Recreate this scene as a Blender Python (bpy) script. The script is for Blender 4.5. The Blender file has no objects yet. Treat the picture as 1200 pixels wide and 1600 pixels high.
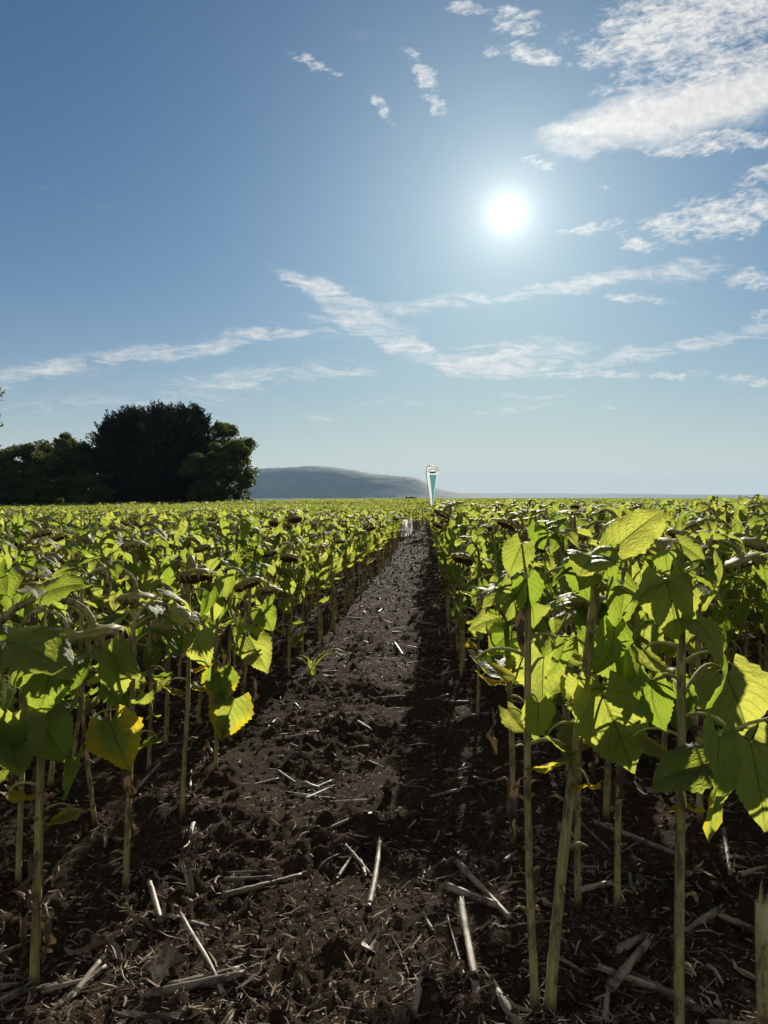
import bpy, math, random
import numpy as np
from mathutils import Vector, Matrix, Quaternion

SC = bpy.context.scene
COL = SC.collection
PI = math.pi
R = math.radians

# ------------------------------------------------------------------ camera
F_PX = 1202.0                      # focal length in photo pixels (26 mm equivalent)
EYE = Vector((0.0, 0.0, 1.5))
YAW = math.atan(72 / F_PX)         # camera turned a little left of the path
PITCH = math.atan(22 / F_PX)       # and a little down
FWD = Vector((-math.sin(YAW) * math.cos(PITCH), math.cos(YAW) * math.cos(PITCH), -math.sin(PITCH)))
RGT = Vector((math.cos(YAW), math.sin(YAW), 0.0))
UPV = RGT.cross(FWD)

def ray(px, py):
    return FWD + RGT * ((px - 600) / F_PX) + UPV * ((800 - py) / F_PX)

def at_depth(px, py, y):           # the point at world depth y seen there
    d = ray(px, py)
    return EYE + d * (y / d.y)

def on_ground(px, py, z=0.0):
    d = ray(px, py)
    return EYE + d * ((z - EYE.z) / d.z)

cam = bpy.data.cameras.new("camera")
cam.sensor_fit = 'VERTICAL'
cam.sensor_height = 1600 / F_PX * 26.0
cam.lens = 26.0
cam.clip_start = 0.05
cam.clip_end = 40000
cam_o = bpy.data.objects.new("camera", cam)
COL.objects.link(cam_o)
cam_o.matrix_world = Matrix(((RGT.x, UPV.x, -FWD.x, EYE.x), (RGT.y, UPV.y, -FWD.y, EYE.y), (RGT.z, UPV.z, -FWD.z, EYE.z), (0, 0, 0, 1)))
SC.camera = cam_o
SC.view_settings.view_transform = 'Standard'
SC.view_settings.look = 'None'
SC.view_settings.gamma = 1
SC.view_settings.exposure = 0.65
SC.cycles.max_bounces = 8
SC.cycles.diffuse_bounces = 3
SC.cycles.transmission_bounces = 4
SC.cycles.transparent_max_bounces = 8
SC.cycles.use_denoising = True
SC.cycles.sample_clamp_indirect = 4.0

SUN = ray(793, 333).normalized()
SUN_EL = math.asin(SUN.z)
SUN_AZ = math.atan2(SUN.x, SUN.y)  # from +Y, clockwise

# ------------------------------------------------------------------ node helpers
class V:
    """a float socket with arithmetic that builds Math nodes"""
    def __init__(s, nt, sock): s.nt, s.s = nt, sock
    def _m(s, op, *o, clamp=False):
        n = s.nt.nodes.new('ShaderNodeMath'); n.operation = op; n.use_clamp = clamp
        for i, x in enumerate((s,) + o):
            if isinstance(x, V): s.nt.links.new(x.s, n.inputs[i])
            else: n.inputs[i].default_value = float(x)
        return V(s.nt, n.outputs[0])
    def __add__(s, o): return s._m('ADD', o)
    __radd__ = __add__
    def __sub__(s, o): return s._m('SUBTRACT', o)
    def __rsub__(s, o): return (s * -1.0) + o
    def __mul__(s, o): return s._m('MULTIPLY', o)
    __rmul__ = __mul__
    def __truediv__(s, o): return s._m('DIVIDE', o)
    def __rtruediv__(s, o):
        n = s.nt.nodes.new('ShaderNodeMath'); n.operation = 'DIVIDE'; n.inputs[0].default_value = float(o); s.nt.links.new(s.s, n.inputs[1]); return V(s.nt, n.outputs[0])
    def __pow__(s, o): return s._m('POWER', o)
    def max(s, o): return s._m('MAXIMUM', o)
    def min(s, o): return s._m('MINIMUM', o)
    def abs(s): return s._m('ABSOLUTE')
    def fract(s): return s._m('FRACT')
    def sin(s): return s._m('SINE')
    def sqrt(s): return s._m('SQRT')
    def gt(s, o): return s._m('GREATER_THAN', o)
    def clamp(s): return s._m('ADD', 0.0, clamp=True)
    def exp(s): return s._m('EXPONENT')
    def step(s, a, b):             # smoothstep a..b (b may be below a)
        n = s.nt.nodes.new('ShaderNodeMapRange'); n.interpolation_type = 'SMOOTHSTEP'
        if a > b:
            n.inputs[1].default_value, n.inputs[2].default_value, n.inputs[3].default_value, n.inputs[4].default_value = b, a, 1, 0
        else:
            n.inputs[1].default_value, n.inputs[2].default_value = a, b
        s.nt.links.new(s.s, n.inputs[0])
        return V(s.nt, n.outputs[0])

def put(nt, sock, x):
    if isinstance(x, V): nt.links.new(x.s, sock)
    elif hasattr(x, 'is_linked') or isinstance(x, bpy.types.NodeSocket): nt.links.new(x, sock)
    elif isinstance(x, (tuple, list)): sock.default_value = tuple(x) + ((1.0,) if len(x) == 3 and len(sock.default_value) == 4 else ())
    else: sock.default_value = x

def mixc(nt, fac, a, b, mode='MIX'):
    n = nt.nodes.new('ShaderNodeMix'); n.data_type = 'RGBA'; n.blend_type = mode
    put(nt, n.inputs[0], fac); put(nt, n.inputs[6], a); put(nt, n.inputs[7], b)
    return n.outputs[2]

def xyz(nt, sock):
    n = nt.nodes.new('ShaderNodeSeparateXYZ'); nt.links.new(sock, n.inputs[0])
    return [V(nt, o) for o in n.outputs]

def comb(nt, x, y, z=0.0):
    n = nt.nodes.new('ShaderNodeCombineXYZ')
    for i, a in enumerate((x, y, z)): put(nt, n.inputs[i], a)
    return n.outputs[0]

def noise(nt, vec, scale, detail=4, rough=0.55, dist=0.0):
    n = nt.nodes.new('ShaderNodeTexNoise')
    n.inputs['Scale'].default_value = scale; n.inputs['Detail'].default_value = detail
    n.inputs['Roughness'].default_value = rough; n.inputs['Distortion'].default_value = dist
    if vec is not None: nt.links.new(vec, n.inputs['Vector'])
    return V(nt, n.outputs['Fac'])
# ------------------------------------------------------------------ sky and sun
def dotc(nt, sock, v):
    n = nt.nodes.new('ShaderNodeVectorMath'); n.operation = 'DOT_PRODUCT'
    nt.links.new(sock, n.inputs[0]); n.inputs[1].default_value = tuple(v)
    return V(nt, n.outputs['Value'])

def build_world():
    w = bpy.data.worlds.new("World"); SC.world = w; w.use_nodes = True
    w.cycles.sampling_method = 'MANUAL'; w.cycles.sample_map_resolution = 512
    nt = w.node_tree; nt.nodes.clear()
    out = nt.nodes.new('ShaderNodeOutputWorld'); bg = nt.nodes.new('ShaderNodeBackground')
    nt.links.new(bg.outputs[0], out.inputs[0]); bg.inputs[1].default_value = SKY_STRENGTH
    sky = nt.nodes.new('ShaderNodeTexSky'); sky.sky_type = 'NISHITA'; sky.sun_disc = False
    sky.sun_elevation = SUN_EL; sky.sun_rotation = SUN_AZ
    sky.altitude = 200; sky.air_density = 1.0; sky.dust_density = 0.6; sky.ozone_density = 1.6
    tc = nt.nodes.new('ShaderNodeTexCoord'); d = tc.outputs['Generated']
    # thin high haze evens out the steep brightness towards the sun and the horizon
    r, g, b = [V(nt, o) for o in sep_rgb(nt, sky.outputs[0])]
    dx, dy, dz = xyz(nt, d)
    lum = (r + g + b) / 3.0
    f = 1.0 / (1.0 + (lum * 0.075)._m('POWER', 2.2)) ** 0.45
    hz = (dz.max(0.0) * (-1 / 0.085)).exp() * 0.85
    skyc = nt.nodes.new('ShaderNodeCombineColor')
    for i, c in enumerate((r, g, b)): put(nt, skyc.inputs[i], c * f * (SKY_TINT[i] * DISP))
    base = mixc(nt, hz, skyc.outputs[0], [HAZE_C[i] * DISP for i in range(3)])
    # aureole and disc of the sun
    ca = dotc(nt, d, SUN).min(1.0)
    ang = ca._m('ARCCOSINE') * (180 / PI)
    glow = ((ang * (-1 / 0.75)).exp() * 1.1 + (ang * (-1 / 2.8)).exp() * 0.52 + (ang * (-1 / 8.0)).exp() * 0.15) * DISP
    disc = ang.step(1.15, 0.75) * 3.0 * DISP
    # cloud chart: angles on the sky measured round the field's outlook
    df = dotc(nt, d, FWD)
    ok = df.step(0.12, 0.3)
    dfm = df.max(0.1)
    X = dotc(nt, d, RGT) / dfm * F_PX + 600.0
    Y = 800.0 - dotc(nt, d, UPV) / dfm * F_PX
    vec = comb(nt, X * 0.01, Y * 0.01)
    nw1 = noise(nt, comb(nt, X * 0.008, Y * 0.013, 3.0), 1.0, 5, 0.6)
    nw2 = noise(nt, comb(nt, X * 0.008, Y * 0.013, 9.0), 1.0, 5, 0.6)
    Xw = X + (nw1 - 0.5) * 90.0
    Yw = Y + (nw2 - 0.5) * 60.0
    dzz = dz.max(0.02)
    def blob(cx, cy, L, W, a, s):
        a = R(a); c, n = math.cos(a), math.sin(a)
        ux, uy = Xw - cx, Yw - cy
        p = (ux * (c / L) + uy * (n / L)); q = (ux * (-n / W) + uy * (c / W))
        return (1.0 - (p * p + q * q).sqrt()).max(0.0)._m('MULTIPLY', s * 1.6).min(s)
    def union(l):
        m = None
        for a in l:
            v = blob(*a); m = v if m is None else m.max(v)
        return m
    speck = [(1085, 35, 260, 80, -14, .9), (1150, 120, 260, 60, -12, .85), (1010, 110, 120, 40, -22, .55), (1110, 222, 150, 24, -6, .72), (1195, 270, 60, 24, -15, .7),
             (735, 14, 52, 15, 0, .62), (812, 32, 62, 40, 0, .72), (836, 90, 60, 24, 8, .72), (765, 78, 24, 12, 0, .5),
             (672, 130, 66, 22, 52, .68), (640, 82, 24, 12, 30, .5), (488, 97, 48, 12, 28, .62), (590, 170, 46, 12, 40, .55),
             (1130, 340, 190, 46, -9, .78), (1000, 382, 50, 18, 10, .72), (915, 355, 85, 12, -5, .6), (1175, 436, 70, 24, 0, .68),
             (1000, 466, 60, 10, 0, .66), (950, 440, 80, 13, -8, .6), (950, 290, 14, 5, 0, .5), (950, 583, 130, 11, 4, .66), (1040, 588, 110, 8, 0, .58), (1175, 595, 60, 7, 0, .6), (970, 635, 50, 5, 0, .5), (850, 255, 60, 14, 0, .4), (1190, 498, 40, 10, -30, .55)]
    solid = [(1090, 165, 300, 58, -13, .95), (935, 200, 120, 24, -6, .85)]
    wisp = [(515, 465, 130, 24, 31, .8), (565, 500, 110, 44, 25, .72), (640, 545, 140, 22, 23, .85), (790, 560, 190, 36, -3, .8),
            (300, 543, 340, 24, -11, .62), (70, 583, 160, 26, -9, .62), (430, 520, 170, 22, -4, .58), (1040, 545, 260, 22, -9, .62), (1190, 515, 90, 18, -8, .6),
            (700, 473, 180, 22, -6, .5), (900, 445, 260, 20, -9, .62), (1080, 420, 120, 20, -8, .5), (400, 590, 240, 28, -4, .55), (500, 588, 150, 12, -4, .55), (300, 620, 250, 24, -4, .38),
            (510, 655, 60, 12, -4, .42), (620, 632, 110, 8, 0, .4), (810, 637, 130, 9, -6, .5), (835, 615, 90, 12, 0, .42), (120, 630, 200, 20, -4, .36), (130, 308, 170, 8, 12, .2), (600, 60, 130, 50, 30, .16)]
    n_sp = noise(nt, comb(nt, dx / dzz * 16.0, dy / dzz * 13.0, 1.7), 1.0, 7, 0.72, 0.2)
    n_px = noise(nt, comb(nt, (X + Y * .3) * 0.040, (Y + X * .15) * 0.085, 5.0), 1.0, 6, 0.70, 0.3)
    n_st = noise(nt, comb(nt, (X + Y * 0.9) * 0.014, (Y - X * 0.10) * 0.055, 2.0), 1.0, 7, 0.66, 1.3)
    m1 = union(speck); m2 = union(solid); m3 = union(wisp)
    nn = n_sp * 0.45 + n_px * 0.55
    a1 = ((m1 - 0.25) * 1.15 + (nn - 0.50) * 5.5).clamp() * m1.step(0.02, 0.35)
    a2 = (m2 * 1.25 + (nn - 0.5) * 2.0).clamp() * m2.step(0.02, 0.3)
    a3 = (m3 * 1.20 + (n_st - 0.575) * 3.4).clamp() * m3.step(0.0, 0.6) * 0.84
    al = a1.max(a2).max(a3).clamp() * ok * 0.92
    shade = noise(nt, vec, 6.0, 5, 0.65)
    cl = (0.73 + (shade - 0.5) * 0.55 + (ang * (-1 / 14.0)).exp() * 0.25) * CLOUD_GAIN
    cc = nt.nodes.new('ShaderNodeCombineColor')
    put(nt, cc.inputs[0], cl * 0.99); put(nt, cc.inputs[1], cl * 0.985); put(nt, cc.inputs[2], cl * 0.96)
    c2 = mixc(nt, al, base, cc.outputs[0])
    # unseen bright broken cloud over and behind the outlook, added as fill light
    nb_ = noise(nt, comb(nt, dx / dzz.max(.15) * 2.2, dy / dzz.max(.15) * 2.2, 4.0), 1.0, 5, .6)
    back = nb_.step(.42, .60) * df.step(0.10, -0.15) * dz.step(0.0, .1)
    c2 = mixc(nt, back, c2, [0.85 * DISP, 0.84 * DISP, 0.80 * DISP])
    gl = nt.nodes.new('ShaderNodeCombineColor')
    gt_ = glow * 1.0 + disc
    put(nt, gl.inputs[0], gt_ * 1.0); put(nt, gl.inputs[1], gt_ * 0.97); put(nt, gl.inputs[2], gt_ * 0.86)
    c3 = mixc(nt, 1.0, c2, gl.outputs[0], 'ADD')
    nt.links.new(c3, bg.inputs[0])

def sep_rgb(nt, sock):
    n = nt.nodes.new('ShaderNodeSeparateColor'); nt.links.new(sock, n.inputs[0])
    return list(n.outputs)

SKY_STRENGTH = 0.05
DISP = 1.0 / (SKY_STRENGTH * 2 ** SC.view_settings.exposure)     # sky colours below are as exposed
SKY_TINT = (0.0285, 0.0465, 0.061)
HAZE_C = (0.90, 0.87, 0.76)
CLOUD_GAIN = DISP
build_world()

sl = bpy.data.lights.new("sun", 'SUN')
sl.energy = 5.0; sl.angle = R(0.5); sl.color = (1.0, 0.93, 0.80)
so = bpy.data.objects.new("sun", sl); COL.objects.link(so)
so.rotation_euler = SUN.to_track_quat('Z', 'Y').to_euler()
# ------------------------------------------------------------------ materials
def new_mat(name):
    m = bpy.data.materials.new(name); m.use_nodes = True
    nt = m.node_tree; nt.nodes.clear()
    out = nt.nodes.new('ShaderNodeOutputMaterial')
    return m, nt, out

def principled(nt, color, rough=0.7, spec=0.3, bump=None, dist=0.01, strength=0.5):
    p = nt.nodes.new('ShaderNodeBsdfPrincipled')
    put(nt, p.inputs['Base Color'], color); put(nt, p.inputs['Roughness'], rough)
    put(nt, p.inputs['Specular IOR Level'], spec)
    if bump is not None:
        b = nt.nodes.new('ShaderNodeBump'); b.inputs['Distance'].default_value = dist; b.inputs['Strength'].default_value = strength
        put(nt, b.inputs['Height'], bump); nt.links.new(b.outputs[0], p.inputs['Normal'])
    return p

def objcoord(nt):
    return nt.nodes.new('ShaderNodeTexCoord').outputs['Object']

def rnd(nt):
    return V(nt, nt.nodes.new('ShaderNodeObjectInfo').outputs['Random'])

def attr(nt, name):
    n = nt.nodes.new('ShaderNodeAttribute'); n.attribute_name = name
    return V(nt, n.outputs['Fac'])

def leaf_material(name, detail=True):
    m, nt, out = new_mat(name)
    uv = nt.nodes.new('ShaderNodeUVMap'); uv.uv_map = 'uv'
    u, v, _ = xyz(nt, uv.outputs[0])
    tint = attr(nt, 'tint'); seed = attr(nt, 'seed'); r = rnd(nt)
    au = u.abs()
    geo = nt.nodes.new('ShaderNodeNewGeometry')
    oc = objcoord(nt)
    n1 = noise(nt, oc, 14.0, 4, 0.6); n2 = noise(nt, oc, 60.0, 3, 0.6)
    e = au * 0.55 + v * 0.35 + (n1 - 0.5) * 0.9
    y = ((tint * 1.5 + e) - 1.18)._m('MULTIPLY', 2.6).clamp()
    bw = ((tint * 1.05 + e + (n2 - 0.5) * 0.7) - 1.42)._m('MULTIPLY', 5.0).clamp()
    spots = noise(nt, oc, 95.0, 2, 0.5).step(0.70, 0.76) * tint.step(0.25, 0.6)
    bw = bw.max(spots)
    # veins: midrib, and side veins that leave it at a slant
    mid = au.step(0.05, 0.012)
    sv = ((v - au * 0.42) * 6.5).fract()
    sv = (sv - 0.5).abs().step(0.46, 0.5) * au.step(0.98, 0.6)
    t3 = noise(nt, comb(nt, u * 9.0, v * 14.0, seed * 20.0), 1.0, 3, 0.6)
    vein = mid.max(sv * 0.8)
    hue = ((r * 0.5 + seed * 0.5) - 0.5) * 1.5 + 0.5 + (n1 - 0.5) * 0.5
    hue = hue.clamp()
    dg = mixc(nt, hue, (0.042, 0.072, 0.020), (0.080, 0.100, 0.034))
    dg = mixc(nt, vein * 0.55, dg, (0.16, 0.20, 0.07))
    dg = mixc(nt, y, dg, (0.34, 0.27, 0.03))
    dg = mixc(nt, bw, dg, (0.10, 0.055, 0.022))
    tg = mixc(nt, hue, (0.31, 0.44, 0.035), (0.70, 0.71, 0.110))
    tg = mixc(nt, (t3 - 0.3).clamp() * 0.35, tg, (0.20, 0.30, 0.012))
    tg = mixc(nt, vein * 0.85, tg, (0.15, 0.19, 0.02))
    tg = mixc(nt, y, tg, (0.86, 0.62, 0.015))
    tg = mixc(nt, bw, tg, (0.16, 0.07, 0.02))
    # tissue bulges between the veins
    h = (1.0 - vein) * 0.6 + t3 * 0.7
    p = principled(nt, dg, 0.48, 0.20, h, 0.010, 0.9)
    tr = nt.nodes.new('ShaderNodeBsdfTranslucent'); nt.links.new(tg, tr.inputs[0]); nt.links.new(p.inputs['Normal'].links[0].from_socket, tr.inputs['Normal'])
    mx = nt.nodes.new('ShaderNodeMixShader'); mx.inputs[0].default_value = 0.56
    nt.links.new(p.outputs[0], mx.inputs[1]); nt.links.new(tr.outputs[0], mx.inputs[2])
    nt.links.new(mx.outputs[0], out.inputs[0])
    return m

def dry_leaf_material():
    m, nt, out = new_mat('dry_leaf')
    n = noise(nt, objcoord(nt), 25, 4)
    c = mixc(nt, n, (0.045, 0.032, 0.020), (0.15, 0.105, 0.065))
    p = principled(nt, c, 0.8, 0.15, n, 0.004)
    tr = nt.nodes.new('ShaderNodeBsdfTranslucent'); put(nt, tr.inputs[0], (0.16, 0.10, 0.045))
    mx = nt.nodes.new('ShaderNodeMixShader'); mx.inputs[0].default_value = 0.2
    nt.links.new(p.outputs[0], mx.inputs[1]); nt.links.new(tr.outputs[0], mx.inputs[2]); nt.links.new(mx.outputs[0], out.inputs[0])
    return m

def stem_material():
    m, nt, out = new_mat('sunflower_stem')
    oc = objcoord(nt); x, y, z = xyz(nt, oc)
    st = noise(nt, comb(nt, x * 160.0, y * 160.0, z * 7.0), 1.0, 4, 0.6)
    bl = noise(nt, comb(nt, x * 30.0, y * 30.0, z * 9.0), 1.0, 4, 0.7)
    r = rnd(nt)
    c = mixc(nt, r, (0.26, 0.225, 0.065), (0.36, 0.30, 0.115))
    c = mixc(nt, st.step(0.4, 0.7) * 0.5, c, (0.52, 0.47, 0.22))
    c = mixc(nt, bl.step(0.46, 0.62) * 0.85, c, (0.085, 0.052, 0.026))
    c = mixc(nt, (z + (bl - .5) * .12).step(.10, .01) * .85, c, (0.045, 0.032, 0.022))    # earth splashed on the foot
    p = principled(nt, c, 0.55, 0.3, st, 0.008, 1.0)
    # fine hairs catch the light along the outline
    p.inputs['Sheen Weight'].default_value = 0.08; p.inputs['Sheen Roughness'].default_value = 0.4
    nt.links.new(p.outputs[0], out.inputs[0])
    return m

def simple_mat(name, a, b, scale=20, rough=0.7, spec=0.3, bump=0.004, trans=None):
    m, nt, out = new_mat(name)
    n = noise(nt, objcoord(nt), scale, 5, 0.65)
    p = principled(nt, mixc(nt, n.step(0.3, 0.7), a, b), rough, spec, n, bump)
    if trans:
        tr = nt.nodes.new('ShaderNodeBsdfTranslucent'); put(nt, tr.inputs[0], trans[0])
        mx = nt.nodes.new('ShaderNodeMixShader'); mx.inputs[0].default_value = trans[1]
        nt.links.new(p.outputs[0], mx.inputs[1]); nt.links.new(tr.outputs[0], mx.inputs[2]); nt.links.new(mx.outputs[0], out.inputs[0])
    else:
        nt.links.new(p.outputs[0], out.inputs[0])
    return m

def straw_material():
    m, nt, out = new_mat('dry_straw')
    oc = objcoord(nt); x, y, z = xyz(nt, oc); r = rnd(nt)
    st = noise(nt, comb(nt, x * 6.0, y * 150.0, z * 150.0), 1.0, 4, 0.65)
    bl = noise(nt, oc, 22.0, 4, 0.65)
    c = mixc(nt, r, (0.13, 0.10, 0.062), (0.33, 0.275, 0.19))
    c = mixc(nt, st.step(0.42, 0.68) * 0.75, c, (0.07, 0.05, 0.03))
    c = mixc(nt, bl.step(0.48, 0.64) * 0.85, c, (0.035, 0.026, 0.018))
    p = principled(nt, c, 0.55, 0.35, st, 0.003, 0.8)
    nt.links.new(p.outputs[0], out.inputs[0])
    return m

M = {}
M['leaf'] = leaf_material('sunflower_leaf')
M['dry'] = dry_leaf_material()
M['stem'] = stem_material()
M['petiole'] = simple_mat('sunflower_petiole', (0.24, 0.24, 0.06), (0.34, 0.32, 0.10), 30, 0.8, 0.12)
M['head'] = simple_mat('sunflower_head_back', (0.16, 0.17, 0.035), (0.36, 0.30, 0.07), 35, 0.6, 0.3, 0.006, ((0.5, 0.42, 0.05), 0.25))
M['bract'] = simple_mat('sunflower_bract', (0.10, 0.13, 0.03), (0.24, 0.19, 0.07), 40, 0.6, 0.3, 0.004, ((0.5, 0.45, 0.06), 0.4))
M['disc'] = simple_mat('sunflower_seed_disc', (0.045, 0.032, 0.020), (0.16, 0.115, 0.070), 120, 0.8, 0.2, 0.006)
M['straw'] = straw_material()
M['pale'] = simple_mat('pale_pith', (0.45, 0.40, 0.30), (0.62, 0.57, 0.46), 40, 0.8, 0.2)
M['chip'] = simple_mat('straw_chip', (0.045, 0.032, 0.021), (0.33, 0.265, 0.18), 9.0, 0.75, 0.10, 0.002)
# ------------------------------------------------------------------ mesh collecting
class MB:
    def __init__(s):
        s.v = []; s.f = []; s.m = []; s.uv = []; s.t = []; s.sd = []; s.n = 0
    def add(s, verts, faces, mat=0, uv=None, tint=0.0, seed=0.0):
        verts = np.asarray(verts, float).reshape(-1, 3)
        s.v.append(verts)
        k = s.n
        s.f += [tuple(i + k for i in f) for f in faces]
        s.m += [mat] * len(faces)
        s.uv.append(np.zeros((len(verts), 2)) if uv is None else np.asarray(uv, float))
        s.t.append(np.full(len(verts), tint)); s.sd.append(np.full(len(verts), seed))
        s.n += len(verts)
    def merge(s, o, mat4, tint=None, seed=None):
        v = np.concatenate(o.v); m = np.array(mat4)
        v = v @ m[:3, :3].T + m[:3, 3]
        k = s.n
        s.v.append(v); s.f += [tuple(i + k for i in f) for f in o.f]; s.m += o.m
        s.uv += o.uv
        t = np.concatenate(o.t); sd = np.concatenate(o.sd)
        s.t.append(t if tint is None else np.full(len(t), tint)); s.sd.append(sd if seed is None else np.full(len(sd), seed))
        s.n += len(v)
    def mesh(s, name, mats, smooth=True):
        me = bpy.data.meshes.new(name)
        V_ = np.concatenate(s.v)
        nf = len(s.f); ls = np.fromiter((len(f) for f in s.f), np.int32, nf)
        li = np.fromiter((i for f in s.f for i in f), np.int32, int(ls.sum()))
        me.vertices.add(len(V_)); me.vertices.foreach_set('co', V_.astype(np.float32).ravel())
        me.loops.add(len(li)); me.loops.foreach_set('vertex_index', li)
        me.polygons.add(nf)
        st = np.zeros(nf, np.int32); st[1:] = np.cumsum(ls)[:-1]
        me.polygons.foreach_set('loop_start', st); me.polygons.foreach_set('loop_total', ls)
        me.polygons.foreach_set('material_index', np.array(s.m, np.int32))
        me.polygons.foreach_set('use_smooth', np.full(nf, smooth))
        ul = me.uv_layers.new(name='uv')
        ul.data.foreach_set('uv', np.concatenate(s.uv)[li].astype(np.float32).ravel())
        a = me.attributes.new('tint', 'FLOAT', 'POINT'); a.data.foreach_set('value', np.concatenate(s.t).astype(np.float32))
        a = me.attributes.new('seed', 'FLOAT', 'POINT'); a.data.foreach_set('value', np.concatenate(s.sd).astype(np.float32))
        me.update(calc_edges=True); me.validate()
        for m in mats: me.materials.append(m)
        return me

def link(name, data, parent=None, loc=None):
    o = bpy.data.objects.new(name, data); COL.objects.link(o)
    if parent is not None: o.parent = parent
    if loc is not None: o.location = loc
    return o

def tag(o, label=None, cat=None, group=None, kind=None):
    for k, v in (('label', label), ('category', cat), ('group', group), ('kind', kind)):
        if v: o[k] = v
    return o

def tube(mb, pts, rad, sides=8, mat=0, cap=True, rib=0.0, tint=0.0, seed=0.0):
    pts = [Vector(p) for p in pts]; n = len(pts)
    ref = Vector((0, 0, 1)) if abs((pts[-1] - pts[0]).normalized().z) < 0.8 else Vector((1, 0, 0))
    vs = []; uv = []
    for i, p in enumerate(pts):
        t = (pts[min(i + 1, n - 1)] - pts[max(i - 1, 0)]).normalized()
        a = ref.cross(t)
        a = a.normalized() if a.length > 1e-5 else Vector((1, 0, 0)); b = t.cross(a); ref = b.cross(t) * -1 if False else ref
        r = rad[i] if hasattr(rad, '__len__') else rad
        for k in range(sides):
            an = 2 * PI * k / sides
            rr = r * (1 + rib * (1 if k % 2 else -1))
            vs.append(p + a * (rr * math.cos(an)) + b * (rr * math.sin(an))); uv.append((k / sides, i / n))
    fs = [(i * sides + k, i * sides + (k + 1) % sides, (i + 1) * sides + (k + 1) % sides, (i + 1) * sides + k) for i in range(n - 1) for k in range(sides)]
    if cap:
        fs.append(tuple(range(sides))[::-1]); fs.append(tuple((n - 1) * sides + k for k in range(sides)))
    mb.add([tuple(v) for v in vs], fs, mat, uv, tint, seed)

def frames_from(pts):
    return pts

def petiole_path(length, rise, n=6, sag=0.35):
    """rises from the stem, arches over and starts to dip"""
    pts = []; p = Vector((0, 0, 0)); a = rise
    for i in range(n + 1):
        pts.append(p.copy())
        p = p + Vector((math.cos(a), 0, math.sin(a))) * (length / n)
        a -= sag * (0.4 + 1.2 * i / n)
    return pts, a

def leaf_blade(mb, origin, pitch, L, W, na, nu, droop, fold, ruffle, rg, twist=0.0, mat=0, tint=0.0, seed=0.0, drift=0.0):
    """heart shaped, toothed, veined blade grown along +X from origin, dipping by droop radians over its length"""
    vs = []; uv = []
    a = pitch; mid = Vector(origin); dt = 1.0 / na
    ph = rg.uniform(0, 6.28); ph2 = rg.uniform(0, 6.28)
    cols = 2 * nu + 1
    for i in range(na + 1):
        t = i * dt
        T = Vector((math.cos(a), 0, math.sin(a))); Nn = Vector((-math.sin(a), 0, math.cos(a)))
        w = W * min(1.0, ((t + 0.05) / 0.30) ** 0.5) * (1 - t ** 2.1) ** 1.05 * (1 - .18 * t) * 1.08 if t < 1 else 0.0
        w = max(w, 0.002)
        yb = drift * t * t * L
        tw = twist * t
        for k in range(cols):
            u = (k - nu) / nu; au = abs(u)
            tooth = 1 + (0.05 if i % 2 else -0.05) * (1 if au > 0.99 else 0) * (1 if 0 < i < na else 0)
            f = fold * (0.45 + 0.55 * math.sin(PI * min(1, t * 1.15)))
            lat = u * w * tooth
            back = -0.24 * L * (au ** 1.3) * (1 - t) ** 5 + 0.10 * L * au * au * t * (1 - t)
            up = au * w * math.sin(f) - 0.55 * w * au ** 2.6 * max(0, math.sin(f + 0.25))
            up += ruffle * L * (au ** 1.6) * (math.sin(t * 9 + ph + (1.6 if u > 0 else 0)) * 0.6 + math.sin(t * 17 + ph2 * (1 if u > 0 else 2)) * 0.4)
            up += 0.016 * L * math.sin((t - 0.42 * au) * 6.5 * 2 * PI) * au * (1 - t) * 1.2   # puckers between the side veins
            lat2 = lat * math.cos(f * 0.8)
            y2, n2 = lat2 * math.cos(tw) - up * math.sin(tw), lat2 * math.sin(tw) + up * math.cos(tw)
            p = mid + T * back + Vector((0, y2 + yb, 0)) + Nn * n2
            vs.append(tuple(p)); uv.append((u, t))
        a -= droop * dt * (0.6 + 0.8 * t)
        mid = mid + T * (L * dt)
    fs = [(i * cols + k, (i + 1) * cols + k, (i + 1) * cols + k + 1, i * cols + k + 1) for i in range(na) for k in range(cols - 1)]
    mb.add(vs, fs, mat, uv, tint, seed)

def make_leaf(rg, hi=True, L=0.2, pet=0.14, rise=0.7, sag=0.30, droop=0.9, pitch_extra=-0.5, fold=0.35, tint=0.0, wid=0.42, ruffle=0.03):
    mb = MB()
    pts, a = petiole_path(pet, rise, 6 if hi else 2, sag if hi else sag * 3)
    seed = rg.random()
    rr = 0.0042 if L > .12 else 0.003
    tube(mb, pts, [rr * (1.5 - 0.8 * i / (len(pts) - 1)) for i in range(len(pts))], 6 if hi else 3, 1, False, tint=tint, seed=seed)
    tip = pts[-1]
    leaf_blade(mb, tip, a + pitch_extra, L, L * wid, 18 if hi else 5, 6 if hi else 1, droop, fold, ruffle if hi else 0.0, rg, rg.uniform(-.9, .9), 0, tint, seed, rg.uniform(-.25, .25))
    return mb

def crumpled(rg, hi=True):
    """a withered leaf hanging limp against the stem"""
    mb = MB()
    pts, a = petiole_path(0.07, 0.2, 4 if hi else 2, 0.5)
    tube(mb, pts, 0.003, 4 if hi else 3, 0, False)
    leaf_blade(mb, pts[-1], -1.45, 0.15, 0.028, 14 if hi else 4, 3 if hi else 1, 0.5, 1.2, 0.20, rg, rg.uniform(-2.2, 2.2), 0, 1.0, rg.random())
    return mb

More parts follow.
